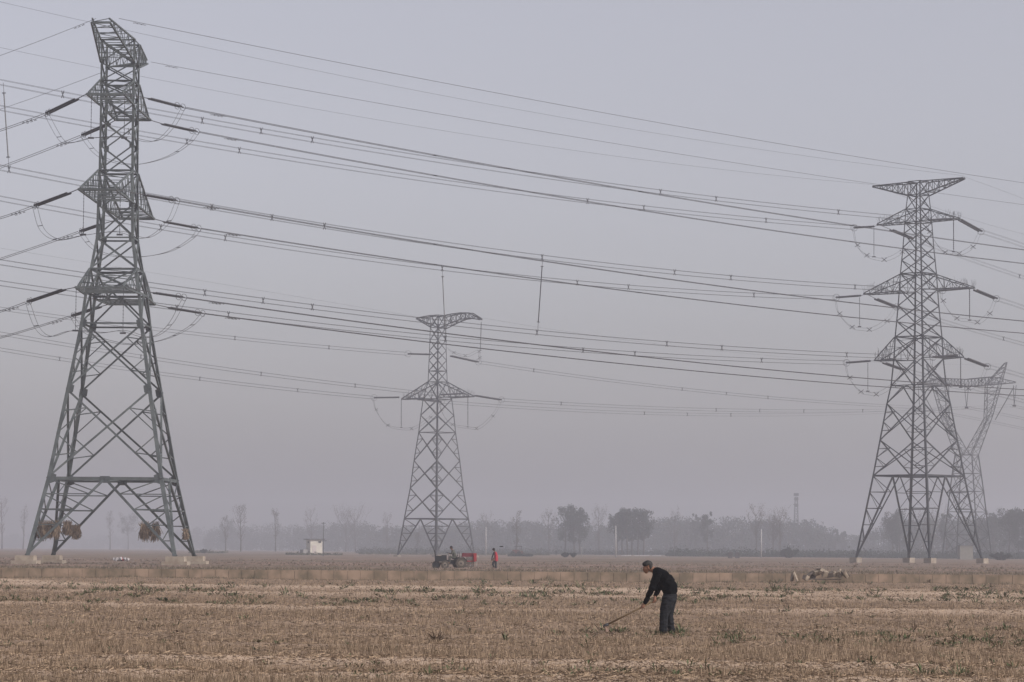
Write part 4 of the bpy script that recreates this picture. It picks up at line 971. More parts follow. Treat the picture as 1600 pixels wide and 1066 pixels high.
def pole(px, top, Y, label, m, cross=(), r=.14):
    g = at(px, 866, Y); h = at(px, top, Y).z-FARZ; root = empty('utility_pole', (g.x, Y, FARZ), 0, label, 'pole')
    mb = MB(); mb.tube([(0, 0, -.2), (0, 0, h)], [r*1.25, r*.75], 8); mb.build('post', m, root, True)
    for (z, w_) in cross: mb = MB(); mb.box((0, -.1, h*z), (w_, .1, .12)); mb.build('crossarm', M_polew, root)
pole(962, 822, 700, 'tall white utility pole in front of the broad grove', M_pole)
pole(1189.5, 827, 760, 'white utility pole right of centre below the twiggy trees', M_pole)
pole(759, 824, 800, 'pale slim pole left of the walking woman', M_pole)
pole(505, 816, 640, 'dark slim pole with crossarms beside the white hut', M_polew, ((.97, .9), (.45, 1.4)), .07)
pole(909, 855, 760, 'short white post in the haze right of the oval tree', M_pole, r=.09)
# communications mast on the skyline
g = at(1244, 866, 1700); hm = at(1244, 770, 1700).z; root = empty('lattice_mast', (g.x, 1700, 0), 0, 'very faint slim mast rising above the distant wood', 'mast')
mb = MB(); A = sq(3.2, 0); B = sq(1.3, hm*.93); truss(mb, A, B, 12, .35, .22, False); mb.build('lattice_shaft', M_steelfar, root)
for z in (.97, .90, .80): mb = MB(); mb.box((0, 0, hm*z), (2.6 if z > .95 else 2.2, 2.0, 1.5)); mb.build('antenna_ring', M_steelfar, root)
# equipment shed behind the cat-head pylon
g = at(1508, 868, 760); root = empty('shed', (g.x, 760, FARZ), R(8), 'small beige box shed at the foot of the cat-head pylon', 'shed')
mb = MB(); mb.box((0, 0, 1.7), (3.3, 2.4, 3.4)); mb.build('wall', mat('beige_shed_wall', (.23, .215, .185), .9, var=.2), root); mb = MB(); mb.box((0, 0, 3.46), (3.7, 2.8, .12)); mb.build('roof', M_roof, root)
# ruined brick pillars and white sheeting
g = at(1143, 866, 700)
for k, (px, w_, lab) in enumerate(((1141, .95, 'left block of a pair of dark brick stumps in the far field'), (1152, 1.0, 'right block of a pair of dark brick stumps in the far field'))):
    g = at(px, 866, 700); mb = MB(); mb.box((0, 0, .6), (w_, .9, 1.35)); mb.box((.1, 0, 1.32), (w_*.7, .7, .2), 0, .8); o = mb.build('brick_stump', mat('sooty_brick', (.09, .08, .08), .9, var=.3), None); o.location = (g.x, 700, FARZ); tag(o, lab, 'brick stump', 'brick stumps in the far field')
M_sheet = mat('white_plastic_sheet', (.42, .40, .40), .6, var=.15)
for k, (px, w_, lab) in enumerate(((978, 1.6, 'small white plastic sheet in the haze behind the farmer'), (1003, 2.6, 'longer white plastic sheet in the haze above the farmer\'s head'), (1026, 1.5, 'pale plastic sheet right of the farmer\'s head in the haze'))):
    g = at(px, 868, 900); mb = MB(); w_ *= 1.45
    for i in range(7): mb.box((-w_/2+w_*i/6, random.uniform(-.2, .2), .12+random.uniform(0, .12)), (w_/5, .7, random.uniform(.15, .35)), random.uniform(-.3, .3), .7)
    o = mb.build('plastic_sheet', M_sheet, None); o.location = (g.x, 900, FARZ); tag(o, lab, 'plastic sheet', 'plastic sheets in the far field')
# white and red rubbish on the ploughed field under the near pylon
M_redb = mat('red_rag', (.30, .05, .05), .8)
for k, (px, m_, w_, lab) in enumerate(((180, M_sheet, .45, 'leftmost scrap of white rubbish under the nearest pylon'), (188, M_sheet, .5, 'middle scrap of white rubbish under the nearest pylon'), (197, M_sheet, .42, 'rightmost scrap of white rubbish under the nearest pylon'), (192, M_redb, .3, 'small red rag among white scraps under the nearest pylon'))):
    g = at(px, 875, 330); mb = MB()
    for i in range(4): mb.box((random.uniform(-w_, w_)*.5, random.uniform(-.2, .2), .15+random.uniform(0, .15)), (w_*.7, .3, w_*.55), random.uniform(0, 1), .6, (random.uniform(-.5, .5), random.uniform(-.5, .5)))
    o = mb.build('rubbish_scrap', m_, None); o.location = (g.x, 330, FARZ+.05); tag(o, lab, 'rubbish', 'rubbish under the nearest pylon')

# ------------------------------------------------------------------ rubble of slabs by the canal wall
M_slab = mat('broken_concrete_slab', (.36, .30, .23), .92, 0, col2=(.20, .16, .125), scale=4, bump=.3)
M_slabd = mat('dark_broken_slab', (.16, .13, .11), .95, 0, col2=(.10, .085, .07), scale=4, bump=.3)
def slabpiece(px, py, dx, dy_, dz, rz, tilt, label, m=M_slab, off=.9):
    Y = WALLY-off; g = at(px, py, Y); mb = MB()
    a, b2, h = dx/2, dy_/2, dz/2; rn = random.Random(px)
    vs = [Vector((sx*a*rn.uniform(.75, 1.1), sy*b2*rn.uniform(.75, 1.1), sz*h*rn.uniform(.8, 1.1))) for sz in (-1, 1) for sx, sy in ((-1, -1), (1, -1), (1, 1), (-1, 1))]
    M_ = Matrix.Rotation(rz, 3, 'Z') @ Matrix.Rotation(tilt[0], 3, 'X') @ Matrix.Rotation(tilt[1], 3, 'Y')
    mb.add([M_ @ v for v in vs], [(0, 3, 2, 1), (4, 5, 6, 7), (0, 1, 5, 4), (1, 2, 6, 5), (2, 3, 7, 6), (3, 0, 4, 7)])
    bm = bmesh.new(); o = mb.build('broken_slab', m, None); bm.from_mesh(o.data); bmesh.ops.bevel(bm, geom=bm.edges[:], offset=.012, segments=1, affect='EDGES'); bm.to_mesh(o.data); bm.free()
    o.location = (g.x, Y, g.z); tag(o, label, 'concrete slab', 'broken slabs piled by the canal wall')
slabpiece(1238.5, 901, .12, .5, .55, R(10), (R(-12), R(14)), 'leaning narrow slab standing alone left of the rubble pile')
slabpiece(1243, 901, .09, .5, .52, R(-14), (0, R(-22)), 'pale thin slab propped on the lone leaning slab', off=1.3)
slabpiece(1259, 903, .22, .4, .30, R(25), (R(8), R(32)), 'small triangular slab at the left foot of the rubble pile')
slabpiece(1265, 897.5, .42, .3, .10, R(10), (R(10), R(-30)), 'dark slanting slab on the upper left of the pile', M_slabd)
slabpiece(1271, 900, .32, .3, .32, R(0), (R(-10), R(10)), 'dark square chunk left inside the pile', M_slabd, off=.7)
slabpiece(1276, 895, .36, .3, .28, R(20), (R(20), R(-14)), 'pale blocky slab near the top left of the pile')
slabpiece(1280, 888.8, .34, .25, .07, R(0), (R(4), R(-4)), 'dark flat slab lying on top of the pile', M_slabd)
slabpiece(1284, 893, .26, .4, .22, R(-20), (R(25), R(24)), 'pale slab tilted below the top of the pile', off=1.1)
slabpiece(1289, 897, .30, .3, .36, R(10), (R(20), R(6)), 'largest pale upright slab at the centre of the pile', off=1.2)
slabpiece(1298, 898, .40, .35, .26, R(-10), (R(10), R(-12)), 'dull brown slab in the saddle of the pile', M_slabd)
slabpiece(1304, 897, .28, .3, .26, R(15), (R(14), R(18)), 'small pale slab right of the saddle of the pile')
slabpiece(1312, 896, .26, .5, .36, R(-12), (R(20), R(-24)), 'pale slab leaning left in the right heap')
slabpiece(1320, 897, .20, .5, .46, R(12), (R(10), R(-34)), 'pale slab leaning right at the end of the heap', off=1.1)
slabpiece(1325, 897, .10, .3, .34, R(0), (R(0), R(-42)), 'dark thin slab at the right end of the heap', M_slabd)
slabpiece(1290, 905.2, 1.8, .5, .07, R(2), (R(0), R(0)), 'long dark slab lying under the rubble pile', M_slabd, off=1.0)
for px, w_, lab in ((1350, .9, 'low dark soil heap right of the rubble pile'), (1372, .8, 'low dark soil heap, second right of the rubble pile'), (1405, .7, 'low dark soil heap farthest right along the wall')):
    g = ground_at(px, 904.5); bm = bmesh.new(); bmesh.ops.create_icosphere(bm, subdivisions=3, radius=1)
    for v in bm.verts: k = 1+.35*math.sin(v.co.x*7+px)*math.cos(v.co.y*5); v.co = Vector((v.co.x*w_/2*k, v.co.y*.3, max(v.co.z, -.2)*.11*k))
    me = bpy.data.meshes.new('soil_heap'); bm.to_mesh(me); bm.free(); o = meshobj('soil_heap', me, M_slabd); o.location = (g.x, g.y, 0.02); tag(o, lab, 'soil heap', 'soil heaps along the canal wall')
# dead stalk leaning by the rubble
g = at(1329, 892, WALLY+6); mb = MB(); mb.tube([(0, 0, -.1), (.05, 0, .35), (.22, 0, .72)], [.02, .016, .01], 5)
for i in range(14): mb.tube([(.22, 0, .7), (.22+random.uniform(-.15, .2), random.uniform(-.1, .1), .7+random.uniform(-.05, .2))], [.012, .006], 3)
o = mb.build('dead_stalk', M_dry, None); o.location = (g.x, WALLY+6, FARZ); tag(o, 'tall dead stalk with seed head leaning right behind the rubble', 'dead plant')

# ------------------------------------------------------------------ straw hung on the near pylon
def straw_bundle(px, py, w_, h, Y, label, lobes=2, seed=1):
    rg = random.Random(seed); c = at(px, py, Y); root = empty('straw_bundle', c, 0, label, 'straw bundle', 'straw bundles tied to the nearest pylon'); V = []
    for l in range(lobes):
        lx = (l-(lobes-1)/2)*w_/lobes
        for i in range(int(850/lobes)):
            a = rg.gauss(0, .34); x0 = lx+rg.uniform(-.28, .28)*w_/lobes; y0 = rg.uniform(-.35, .35); z0 = h*.38+rg.uniform(-.35, .15)*h*(1-abs(x0/w_))
            L_ = h*rg.uniform(.35, .85); p = Vector((x0, y0, z0)); q = p+Vector((math.sin(a)*L_*.6, rg.uniform(-.25, .25), -math.cos(a)*L_)); s_ = Vector((rg.uniform(.012, .035), rg.uniform(-.02, .02), 0))
            V.append([tuple(p-s_), tuple(p+s_), tuple(q+s_*.6), tuple(q-s_*.6)])
        for i in range(70):
            x0 = lx+rg.uniform(-.4, .4)*w_/lobes; p = Vector((x0, rg.uniform(-.3, .3), h*.35)); q = p+Vector((rg.uniform(-.25, .25), 0, rg.uniform(.1, .35)*h)); s_ = Vector((.02, 0, 0)); V.append([tuple(p-s_), tuple(p+s_), tuple(q+s_*.4), tuple(q-s_*.4)])
    quads_mesh('stalks', np.array(V), M_strawr, root)
    bm = bmesh.new(); bmesh.ops.create_icosphere(bm, subdivisions=3, radius=1)
    for v in bm.verts: k = 1+.2*math.sin(v.co.x*9)*math.cos(v.co.z*8); v.co = Vector((v.co.x*w_*.36*k, v.co.y*.28, v.co.z*h*.24*k))
    me = bpy.data.meshes.new('core'); bm.to_mesh(me); bm.free(); meshobj('core', me, M_straw, root)
    mb = MB(); mb.ring((0, 0, h*.3), (1, 0, .2), .36, .03); mb.build('tie', M_dry, root)
M_strawr = straw_material('corn_straw_stalks', (.06, .043, .031), (.18, .13, .092), (.36, .275, .195))
straw_bundle(66, 829, 1.0, 1.25, 263, 'straw bundle farthest left on the nearest pylon, peaked at its left end', 1, 1)
straw_bundle(82, 828, 1.25, 1.25, 263, 'bushy straw bundle in front of the rear left leg of the nearest pylon', 2, 2)
straw_bundle(105, 825, 1.0, 1.0, 266, 'slanting straw bundle right of the rear left leg of the nearest pylon', 1, 3)
straw_bundle(119, 831, .9, 1.0, 267, 'smaller ragged straw bundle hanging at the right end of the left group', 1, 4)
straw_bundle(234, 831, 1.9, 1.35, 263, 'large two-lobed straw bundle hung inside the front right leg of the nearest pylon', 2, 5)
straw_bundle(290, 835, .55, .75, 269, 'smallest straw bundle on the rear right leg of the nearest pylon', 1, 6)

# ------------------------------------------------------------------ people
def blobmesh(name, parts, voxel=.014, smooth=4, wr=0.0):
    """parts: chains of (point, radii) joined into one continuous remeshed surface"""
    bm = bmesh.new()
    for ch in parts:
        ch = [(Vector(p), Vector(r) if isinstance(r, (tuple, list)) else Vector((r, r, r))) for p, r in ch]
        if len(ch) == 1: ch = ch*2
        for (p0, r0), (p1, r1) in zip(ch, ch[1:]):
            n_ = max(1, int((p1-p0).length/(min(min(r0), min(r1))*.45))+1)
            for i in range(n_+1):
                t = i/n_; c = lerp(p0, p1, t); r = lerp(r0, r1, t)
                bmesh.ops.create_icosphere(bm, subdivisions=2, radius=1, matrix=Matrix.Translation(c) @ Matrix.Diagonal((r.x, r.y, r.z, 1)))
    me = bpy.data.meshes.new(name+'_src'); bm.to_mesh(me); bm.free(); o = bpy.data.objects.new(name+'_src', me); COL.objects.link(o)
    md = o.modifiers.new('r', 'REMESH'); md.mode = 'VOXEL'; md.voxel_size = voxel
    ms = o.modifiers.new('s', 'SMOOTH'); ms.factor = .5; ms.iterations = smooth
    dg = bpy.context.evaluated_depsgraph_get(); me2 = bpy.data.meshes.new_from_object(o.evaluated_get(dg)); me2.name = name
    bpy.data.objects.remove(o); bpy.data.meshes.remove(me); me2.materials.clear()
    if wr:
        n_ = len(me2.vertices); co = np.zeros(n_*3); me2.vertices.foreach_get('co', co); co = co.reshape(-1, 3); no = np.array([tuple(v.normal) for v in me2.vertices])
        k = hash_noise(co[:, 0]*9+co[:, 2]*14+50, co[:, 2]*22-co[:, 0]*16+50+co[:, 1]*6, 61)+.6*hash_noise(co[:, 0]*24+co[:, 1]*20+90, co[:, 2]*34+90, 62)-.8
        co += no*(k*wr)[:, None]; me2.vertices.foreach_set('co', co.ravel()); me2.update()
    me2.polygons.foreach_set('use_smooth', [True]*len(me2.polygons)); return me2
def person_part(name, parts, m, parent, voxel=.014, smooth=4, wr=0.0): return meshobj(name, blobmesh(name, parts, voxel, smooth, wr), m, parent)
M_skin = mat('tanned_skin', (.24, .125, .08), .6, var=.15, scale=8)
M_hairg = mat('greying_hair', (.05, .048, .046), .8, col2=(.015, .015, .016), scale=22)
M_blackk = mat('black_knit', (.0035, .0038, .0048), .95, spec=.06)
M_grey = mat('blue_grey_cloth', (.021, .022, .026), .9, col2=(.013, .014, .017), scale=14, spec=.15)
M_shoe = mat('dark_shoe', (.03, .022, .02), .8)
M_patch = mat('grey_patch', (.10, .105, .12), .9)
SF = (990-860)/CAMH  # px per metre at the farmer
YF = F/SF
gF = at(1040, 990, YF)
far_ = empty('person', (gF.x, YF, 0.0), 0, 'bent man in black sweater and grey trousers hoeing the stubble field', 'person')
def fp(px, py, y=0): return Vector(((px-1040)/SF, y, (990.5-py)/SF))
def hand(parts, wrist, grip, axis, sgn):
    """palm and five separate curled fingers closing round a handle (axis = handle direction)"""
    d = (grip-wrist).normalized(); ax = axis.normalized(); nrm = d.cross(ax).normalized()*sgn
    palm_c = lerp(wrist, grip, .85); parts.append([(wrist, .027), (palm_c+nrm*.012, (.042, .034, .046))])
    for i, (o, l) in enumerate(zip((-.033, -.011, .011, .033), (.9, 1.0, .95, .78))):
        b0 = grip + ax*o + nrm*.022 - d*.005; b1 = b0 + d*.034*l; b2 = b1 - nrm*.034 + d*.004; b3 = b2 - d*.028*l - nrm*.004
        parts.append([(b0, .0105), (b1, .010), (b2, .009), (b3, .008)])
    t0 = palm_c - ax*.03; t1 = t0 - nrm*.03 + d*.02 - ax*.008; t2 = t1 + d*.024 - nrm*.004 + ax*.014
    parts.append([(t0, .013), (t1, .0115), (t2, .010)])
hA, hB = fp(944.5, 977.0, -.10), fp(1026, 935.5, -.04); hax = (hB-hA)
gripL = hA+hax*.725; gripR = hA+hax*.955            # lower (front) hand, upper (rear) hand
shL, shR = fp(1024, 894, -.20), fp(1028, 893, .17)
elL, elR = fp(1017.5, 919, -.23), fp(1031.5, 915, .15)
wrL = gripL + Vector((.045, -.0, .075)); wrR = gripR + Vector((.01, .01, .085))
hip = fp(1045, 930); chest = fp(1030, 901); neck = fp(1020, 889); head = fp(1011.5, 884.5)
hipL, hipR = fp(1045, 932, -.07), fp(1046.5, 932, .07); knL, knR = fp(1036.5, 958, -.10), fp(1046, 957, .10); anL, anR = fp(1035.5, 985, -.11), fp(1048, 984.5, .11)
hd = (fp(1010, 896)-fp(1012, 873)).normalized() # chin direction
body = [[(hip, (.10, .12, .10)), (fp(1045, 915), (.10, .12, .10)), (fp(1034, 901), (.10, .13, .10)), (fp(1025.5, 893), (.07, .12, .06))],
        [(fp(1024, 891), .075), (neck, .066), (fp(1015, 887), .060)],
        [(fp(1012.3, 882.2), (.098, .077, .094))], [(fp(1009.2, 888.2), (.070, .063, .072)), (fp(1009.6, 892.8), (.042, .045, .034))],
        [(fp(1005.2, 888.2), (.014, .013, .014)), (fp(1004.6, 889.6), (.012, .013, .012))],   # nose
        [(fp(1005.6, 885.4, 0), (.02, .05, .010))], [(fp(1006.7, 892.4), (.018, .024, .009))],
        [(fp(1013.2, 887.4, -.078), (.020, .010, .028))], [(fp(1013.2, 887.4, .078), (.020, .010, .028))],
        [(shL, .06), (elL, .047), (wrL, .030)], [(shR, .06), (elR, .047), (wrR, .030)],
        [(hipL, .07), (knL, .058), (anL, .042)], [(hipR, .07), (knR, .058), (anR, .042)]]
hand(body, wrL, gripL, hax, 1); hand(body, wrR, gripR, hax, 1)
person_part('body', body, M_skin, far_, .0075, 3)
person_part('hair', [[(fp(1012.0, 880.8), (.104, .082, .086))], [(fp(1015.6, 885), (.058, .078, .068))], [(fp(1007.6, 880.6), (.060, .066, .050))]], M_hairg, far_, .009, 3)
sw = [[(fp(1047, 924), (.155, .175, .085)), (fp(1046, 915), (.165, .185, .13)), (fp(1040, 905), (.17, .19, .14)), (fp(1033, 897), (.155, .195, .125)), (fp(1026, 890.5), (.10, .16, .075))],
      [(fp(1021.5, 889.5), (.062, .068, .065)), (fp(1018.5, 889), (.055, .062, .05))],
      [(shL+Vector((.03, 0, 0)), .095), (elL, .070), (lerp(elL, wrL, .93), .048)], [(shR, .09), (elR, .068), (lerp(elR, wrR, .9), .048)],
      [(fp(1042, 922), (.11, .13, .06)), (fp(1032, 908), (.09, .14, .09))]]
person_part('sweater', sw, M_blackk, far_, .010, 4, .016)
tr_ = [[(fp(1047, 928), (.155, .165, .09)), (fp(1045.5, 936), (.155, .16, .08))],
       [(fp(1044, 934, -.08), (.145, .10, .1)), (fp(1040, 948, -.10), (.125, .095, .09)), (fp(1036.8, 962, -.10), (.092, .09, .09)), (fp(1036.5, 975, -.11), (.090, .08, .06)), (fp(1035.8, 985.5, -.11), (.094, .085, .04))],
       [(fp(1049, 934, .08), (.125, .10, .1)), (fp(1046.5, 948, .10), (.105, .085, .09)), (fp(1046.8, 964, .10), (.078, .085, .09)), (fp(1049, 978, .11), (.076, .075, .06)), (fp(1050.3, 985.5, .11), (.080, .08, .04))]]
person_part('trousers', tr_, M_grey, far_, .010, 3, .014)
person_part('shoe', [[(fp(1040, 988, -.11), (.06, .045, .035)), (fp(1032.5, 989, -.12), (.07, .045, .026))]], M_shoe, far_, .009, 2)
person_part('shoe', [[(fp(1051, 987.5, .11), (.06, .045, .035)), (fp(1044, 988.5, .11), (.07, .045, .026))]], M_shoe, far_, .009, 2)
# hoe, held in the hands
hoe = empty('hoe', Vector((gF.x, YF, 0))+hA, 0, 'long wooden-handled hoe held by the bent man', 'hoe')
M_handle = mat('worn_wood_handle', (.17, .115, .06), .7, var=.3, scale=10); M_blade = mat('rusty_blade', (.22, .15, .115), .6, .2, var=.3)
mb = MB(); mb.tube([(0, 0, 0), hax*.5, hax], [.021, .0175, .0165], 8); mb.build('handle', M_handle, hoe, True)
mb = MB(); mb.tube([hax.normalized()*-.03, hax.normalized()*.09], .030, 8); mb.build('socket', M_fit, hoe, True)
bd = Vector((.09, 0, -.15)); mb = MB(); bd = bd*.72; s_ = Vector((.03, .045, .02)); t_ = Vector((.006, -.004, .004))
q = [Vector((0, -.03, 0)), Vector((0, .03, 0)), bd+s_, bd-s_]; mb.add([p+t_ for p in q]+[p-t_ for p in q], [(0, 1, 2, 3), (7, 6, 5, 4), (0, 4, 5, 1), (1, 5, 6, 2), (2, 6, 7, 3), (3, 7, 4, 0)]); mb.build('blade', M_blade, hoe)

# grass tufts around his feet
def tuft(px, py, size, n, m, label, seed, cat='weed', name='weed_clump', spread=.12, group=None):
    g = ground_at(px, py); rg = random.Random(seed); V = []
    gz = float(near_h(np.array([g.x]), np.array([g.y]))[0])
    for k in range(n):
        a = rg.uniform(0, 2*math.pi); l = size*rg.uniform(.5, 1.2); up = rg.uniform(.4, 1.1); d = Vector((math.cos(a), math.sin(a), 0)); s_ = Vector((-d.y, d.x, 0))*rg.uniform(.008, .016)
        b0 = d*rg.uniform(0, spread); midp = b0+d*l*.3+Vector((0, 0, l*up*.65)); tip = b0+d*l*.75+Vector((0, 0, l*up))
        V.append([tuple(b0-s_*.4), tuple(midp-s_), tuple(tip), tuple(midp+s_)])
    quads_mesh(name, np.array(V), m); o = COL.objects[-1]; o.location = (g.x, g.y, gz-.01); tag(o, label, cat, group)
tuft(1027, 992, .17, 40, M_weed, 'green weed clump at the toes of the bent man', 1)
tuft(1043, 993, .15, 50, M_weed, 'green weed clump between the shoes of the bent man', 2)
tuft(1062, 994, .20, 45, M_weed, 'tall grassy weed clump just behind the heels of the bent man', 3)
tuft(1068, 988, .24, 25, M_weed, 'thin upright weed clump right of the bent man', 4, spread=.2)
tuft(682, 1001, .19, 60, M_dry, 'dark withered plant tuft in the near stubble left of centre', 5)
tuft(790, 1001, .20, 14, M_weed, 'bright broad-leaved weed in the near stubble below centre', 6, spread=.05)
tuft(669, 1061, .16, 12, M_weed, 'small bright green sprout at the bottom edge of the field', 7, spread=.05)
tuft(1430, 980, .16, 20, M_dry, 'small withered tuft in the right part of the stubble', 8)
tuft(1410, 1020, .09, 40, M_dry, 'dark clod with dead leaves on the bare strip at lower right', 9, spread=.06)
tuft(1500, 1062, .2, 60, M_weed, 'leafy green clump at the bottom right of the field', 10, spread=.2)
tuft(1445, 1060, .16, 45, M_weed, 'low green clump at the bottom right, left of the leafier one', 11, spread=.2)
tuft(712, 934, .3, 30, M_dry, 'grey-brown weed clump on the pale strip left of centre', 12, spread=.3)

# woman walking behind the tractor
YW = 246.0; SW = F/YW; gW = at(773, 888.5, YW)
wom = empty('person', (gW.x, YW, FARZ), 0, 'walking woman in a red vest and dark trousers beside the tractor', 'person')
def wp(px, py, y=0): return Vector(((px-773)/SW, y, (888.5-py)/SW))
M_black = mat('dark_clothes', (.02, .021, .028), .9); M_red = mat('red_vest', (.42, .035, .055), .8, var=.2, scale=6); M_hairb = mat('black_hair', (.012, .012, .013), .8)
bodyw = [[(wp(773, 874), (.12, .15, .12)), (wp(774.5, 867), (.11, .14, .14)), (wp(773.5, 862.5), (.09, .15, .08))], [(wp(772.5, 861), .05), (wp(771, 859), .05)], [(wp(770.6, 858.6), (.09, .075, .11))], [(wp(768.6, 859.3), (.018, .014, .02))],
         [(wp(771.5, 864, -.17), .05), (wp(769, 870, -.17), .042), (wp(768, 875, -.16), .03), (wp(767.5, 877.2, -.16), (.03, .02, .045))], [(wp(775, 864, .17), .05), (wp(773, 870, .17), .042), (wp(770, 874, .12), .03), (wp(769, 875.5, .1), (.035, .02, .03))],
         [(wp(772, 875, -.07), .085), (wp(769.8, 881, -.08), .06), (wp(773.2, 886.6, -.09), .04), (wp(771.8, 887.9, -.09), (.09, .04, .03))], [(wp(774, 875, .07), .085), (wp(774.5, 881, .07), .06), (wp(775, 886.8, .07), .04), (wp(773.8, 888, .07), (.09, .04, .03))]]
for k in range(5): bodyw.append([(wp(767.5, 877.6, -.16)+Vector((-.02+.011*k, -.02+.01*k, 0)), .010), (wp(767.3, 879.2, -.16)+Vector((-.02+.011*k, -.02+.01*k, 0)), .008)])
person_part('body', bodyw, M_skin, wom, .014, 3)
person_part('hair', [[(wp(771.2, 858.2), (.118, .10, .112))], [(wp(772.2, 859.6), (.055, .07, .08))]], M_hairb, wom, .014, 3)
person_part('vest', [[(wp(775, 876), (.17, .19, .07)), (wp(775, 870), (.16, .18, .14)), (wp(774, 863.5), (.12, .17, .08))]], M_red, wom, .018, 4)
person_part('shirt_sleeve', [[(wp(771.5, 863.8, -.19), .068), (wp(769, 870, -.2), .058), (wp(768.2, 874.5, -.18), .045)]], M_black, wom, .016, 3)
person_part('shirt_sleeve', [[(wp(775, 863.8, .18), .068), (wp(773, 870, .18), .058), (wp(770.5, 873.7, .14), .045)]], M_black, wom, .016, 3)
person_part('trousers', [[(wp(773.5, 876), (.13, .16, .09))], [(wp(772, 877, -.07), .11), (wp(769.8, 881.5, -.08), .082), (wp(772.7, 886.6, -.09), .066)], [(wp(774, 877, .07), .11), (wp(774.5, 882, .07), .082), (wp(775, 887, .07), .066)]], M_black, wom, .016, 3)

# ------------------------------------------------------------------ tractor with seed drill
gT = at(705, 888, YW); M_trac = mat('black_tractor_paint', (.02, .022, .024), .6, var=.3, scale=6); M_tyre = mat('dusty_tyre', (.10, .085, .07), .95, var=.35, scale=9); M_rim = mat('dusty_rim', (.23, .195, .16), .85, var=.3, scale=8)
M_redp = mat('red_drill_paint', (.34, .035, .042), .6, var=.2, scale=5); M_redd = mat('dull_red_lid', (.15, .022, .032), .7, var=.2); M_dust = mat('dusty_bonnet_top', (.30, .26, .22), .85)
tr = empty('tractor', (gT.x, YW, FARZ-.03), R(4), 'small open black tractor with dusty wheels pulling a red seed drill', 'tractor')
def tp(px, py, y=0): return Vector(((px-705)/SW, y, (889.0-py)/SW))
def twheel(c, r, w_, name='wheel', rimr=.55):
    wl = MB(); wl.wheel(c, (0, 1, 0), [(-w_/2, r*rimr), (-w_/2, r*.9), (-w_*.3, r), (w_*.3, r), (w_/2, r*.9), (w_/2, r*rimr)], 28)
    for k in range(20):
        a = 2*math.pi*k/20; p = Vector(c)+Vector((math.cos(a)*r, 0, math.sin(a)*r)); wl.bar(p+Vector((0, -w_*.4, 0)), p+Vector((0, w_*.4, 0)), .05, .04)
    o = wl.build(name, M_tyre, tr)
    rm = MB(); rm.wheel(c, (0, 1, 0), [(-w_/2-.015, .05), (-w_/2-.02, r*.3), (-w_/2+.0, r*rimr*1.0), (w_/2, r*rimr), (w_/2+.02, r*.3)], 24); rm.build('rim', M_rim, o)
    hb = MB(); hb.wheel(Vector(c)+Vector((0, -w_/2-.05, 0)), (0, 1, 0), [(0, .05), (.04, .07)], 10); hb.build('hub', M_trac, o)
twheel(tp(694.8, 882.5, -.42), .32, .16); twheel(tp(682, 883, .42), .32, .16)
twheel(tp(719.8, 880.3, -.5), .45, .26, rimr=.5); twheel(tp(716, 880.3, .5), .45, .26, rimr=.5)
mb = MB(); mb.box(tp(704, 878, 0), (1.35, .34, .3)); mb.box(tp(691, 880.5, 0), (.35, .7, .16)); mb.build('chassis', M_trac, tr)
mb = MB(); mb.box(tp(687.8, 873.3, 0), (.85, .42, .46), 0, .93); mb.build('engine', M_trac, tr)
mb = MB(); mb.box(tp(686.5, 869.1, 0), (.42, .36, .12), 0, .85); mb.build('bonnet_tank', M_dust, tr)
mb = MB(); mb.box(tp(693.8, 872.2, 0), (.42, .40, .46), 0, .95); mb.build('radiator_housing', M_trac, tr)
mb = MB(); mb.tube([tp(680.2, 874, -.1), tp(680, 868, -.1), tp(679.5, 863, -.1), tp(678.2, 860.2, -.1)], [.05, .055, .04, .03], 8); mb.build('exhaust', M_trac, tr)
mb = MB(); mb.box(tp(681, 885, .1), (.52, .8, .48), 0, .96); mb.build('front_weight', M_trac, tr)
mb = MB(); mb.tube([tp(701, 876, 0), tp(700, 866, 0)], .02, 6); mb.ring(tp(699.8, 863.9, 0), (.3, 0, 1), .19, .018, 5, 16); mb.build('steering_wheel', M_trac, tr)
for s_ in (-1, 1):
    mb = MB(); c = tp(719.5, 880, s_*.5)
    for k in range(7):
        a0, a1 = R(18+k*20), R(38+k*20); p, q = c+Vector((math.cos(a0)*.5, 0, math.sin(a0)*.5)), c+Vector((math.cos(a1)*.5, 0, math.sin(a1)*.5)); mb.bar(p, q, .3, .03, up=(0, 0, 1) if abs(math.sin(a0)) > .5 else (1, 0, 0))
    mb.build('fender', M_trac, tr)
mb = MB(); mb.box(tp(709.5, 873, 0), (.36, .4, .09)); mb.bar(tp(713, 873, 0), tp(714.5, 867, 0), .36, .05); mb.build('seat', M_trac, tr)
mb = MB(); mb.tube([tp(713.5, 872, -.4), tp(714, 863.5, -.4), tp(717, 863.5, -.4), tp(717.3, 872, -.4)], .02, 5); mb.build('guard_rail', M_trac, tr)
mb = MB(); mb.box(tp(703, 881.5, -.38), (.5, .18, .04)); mb.build('footplate', M_trac, tr)
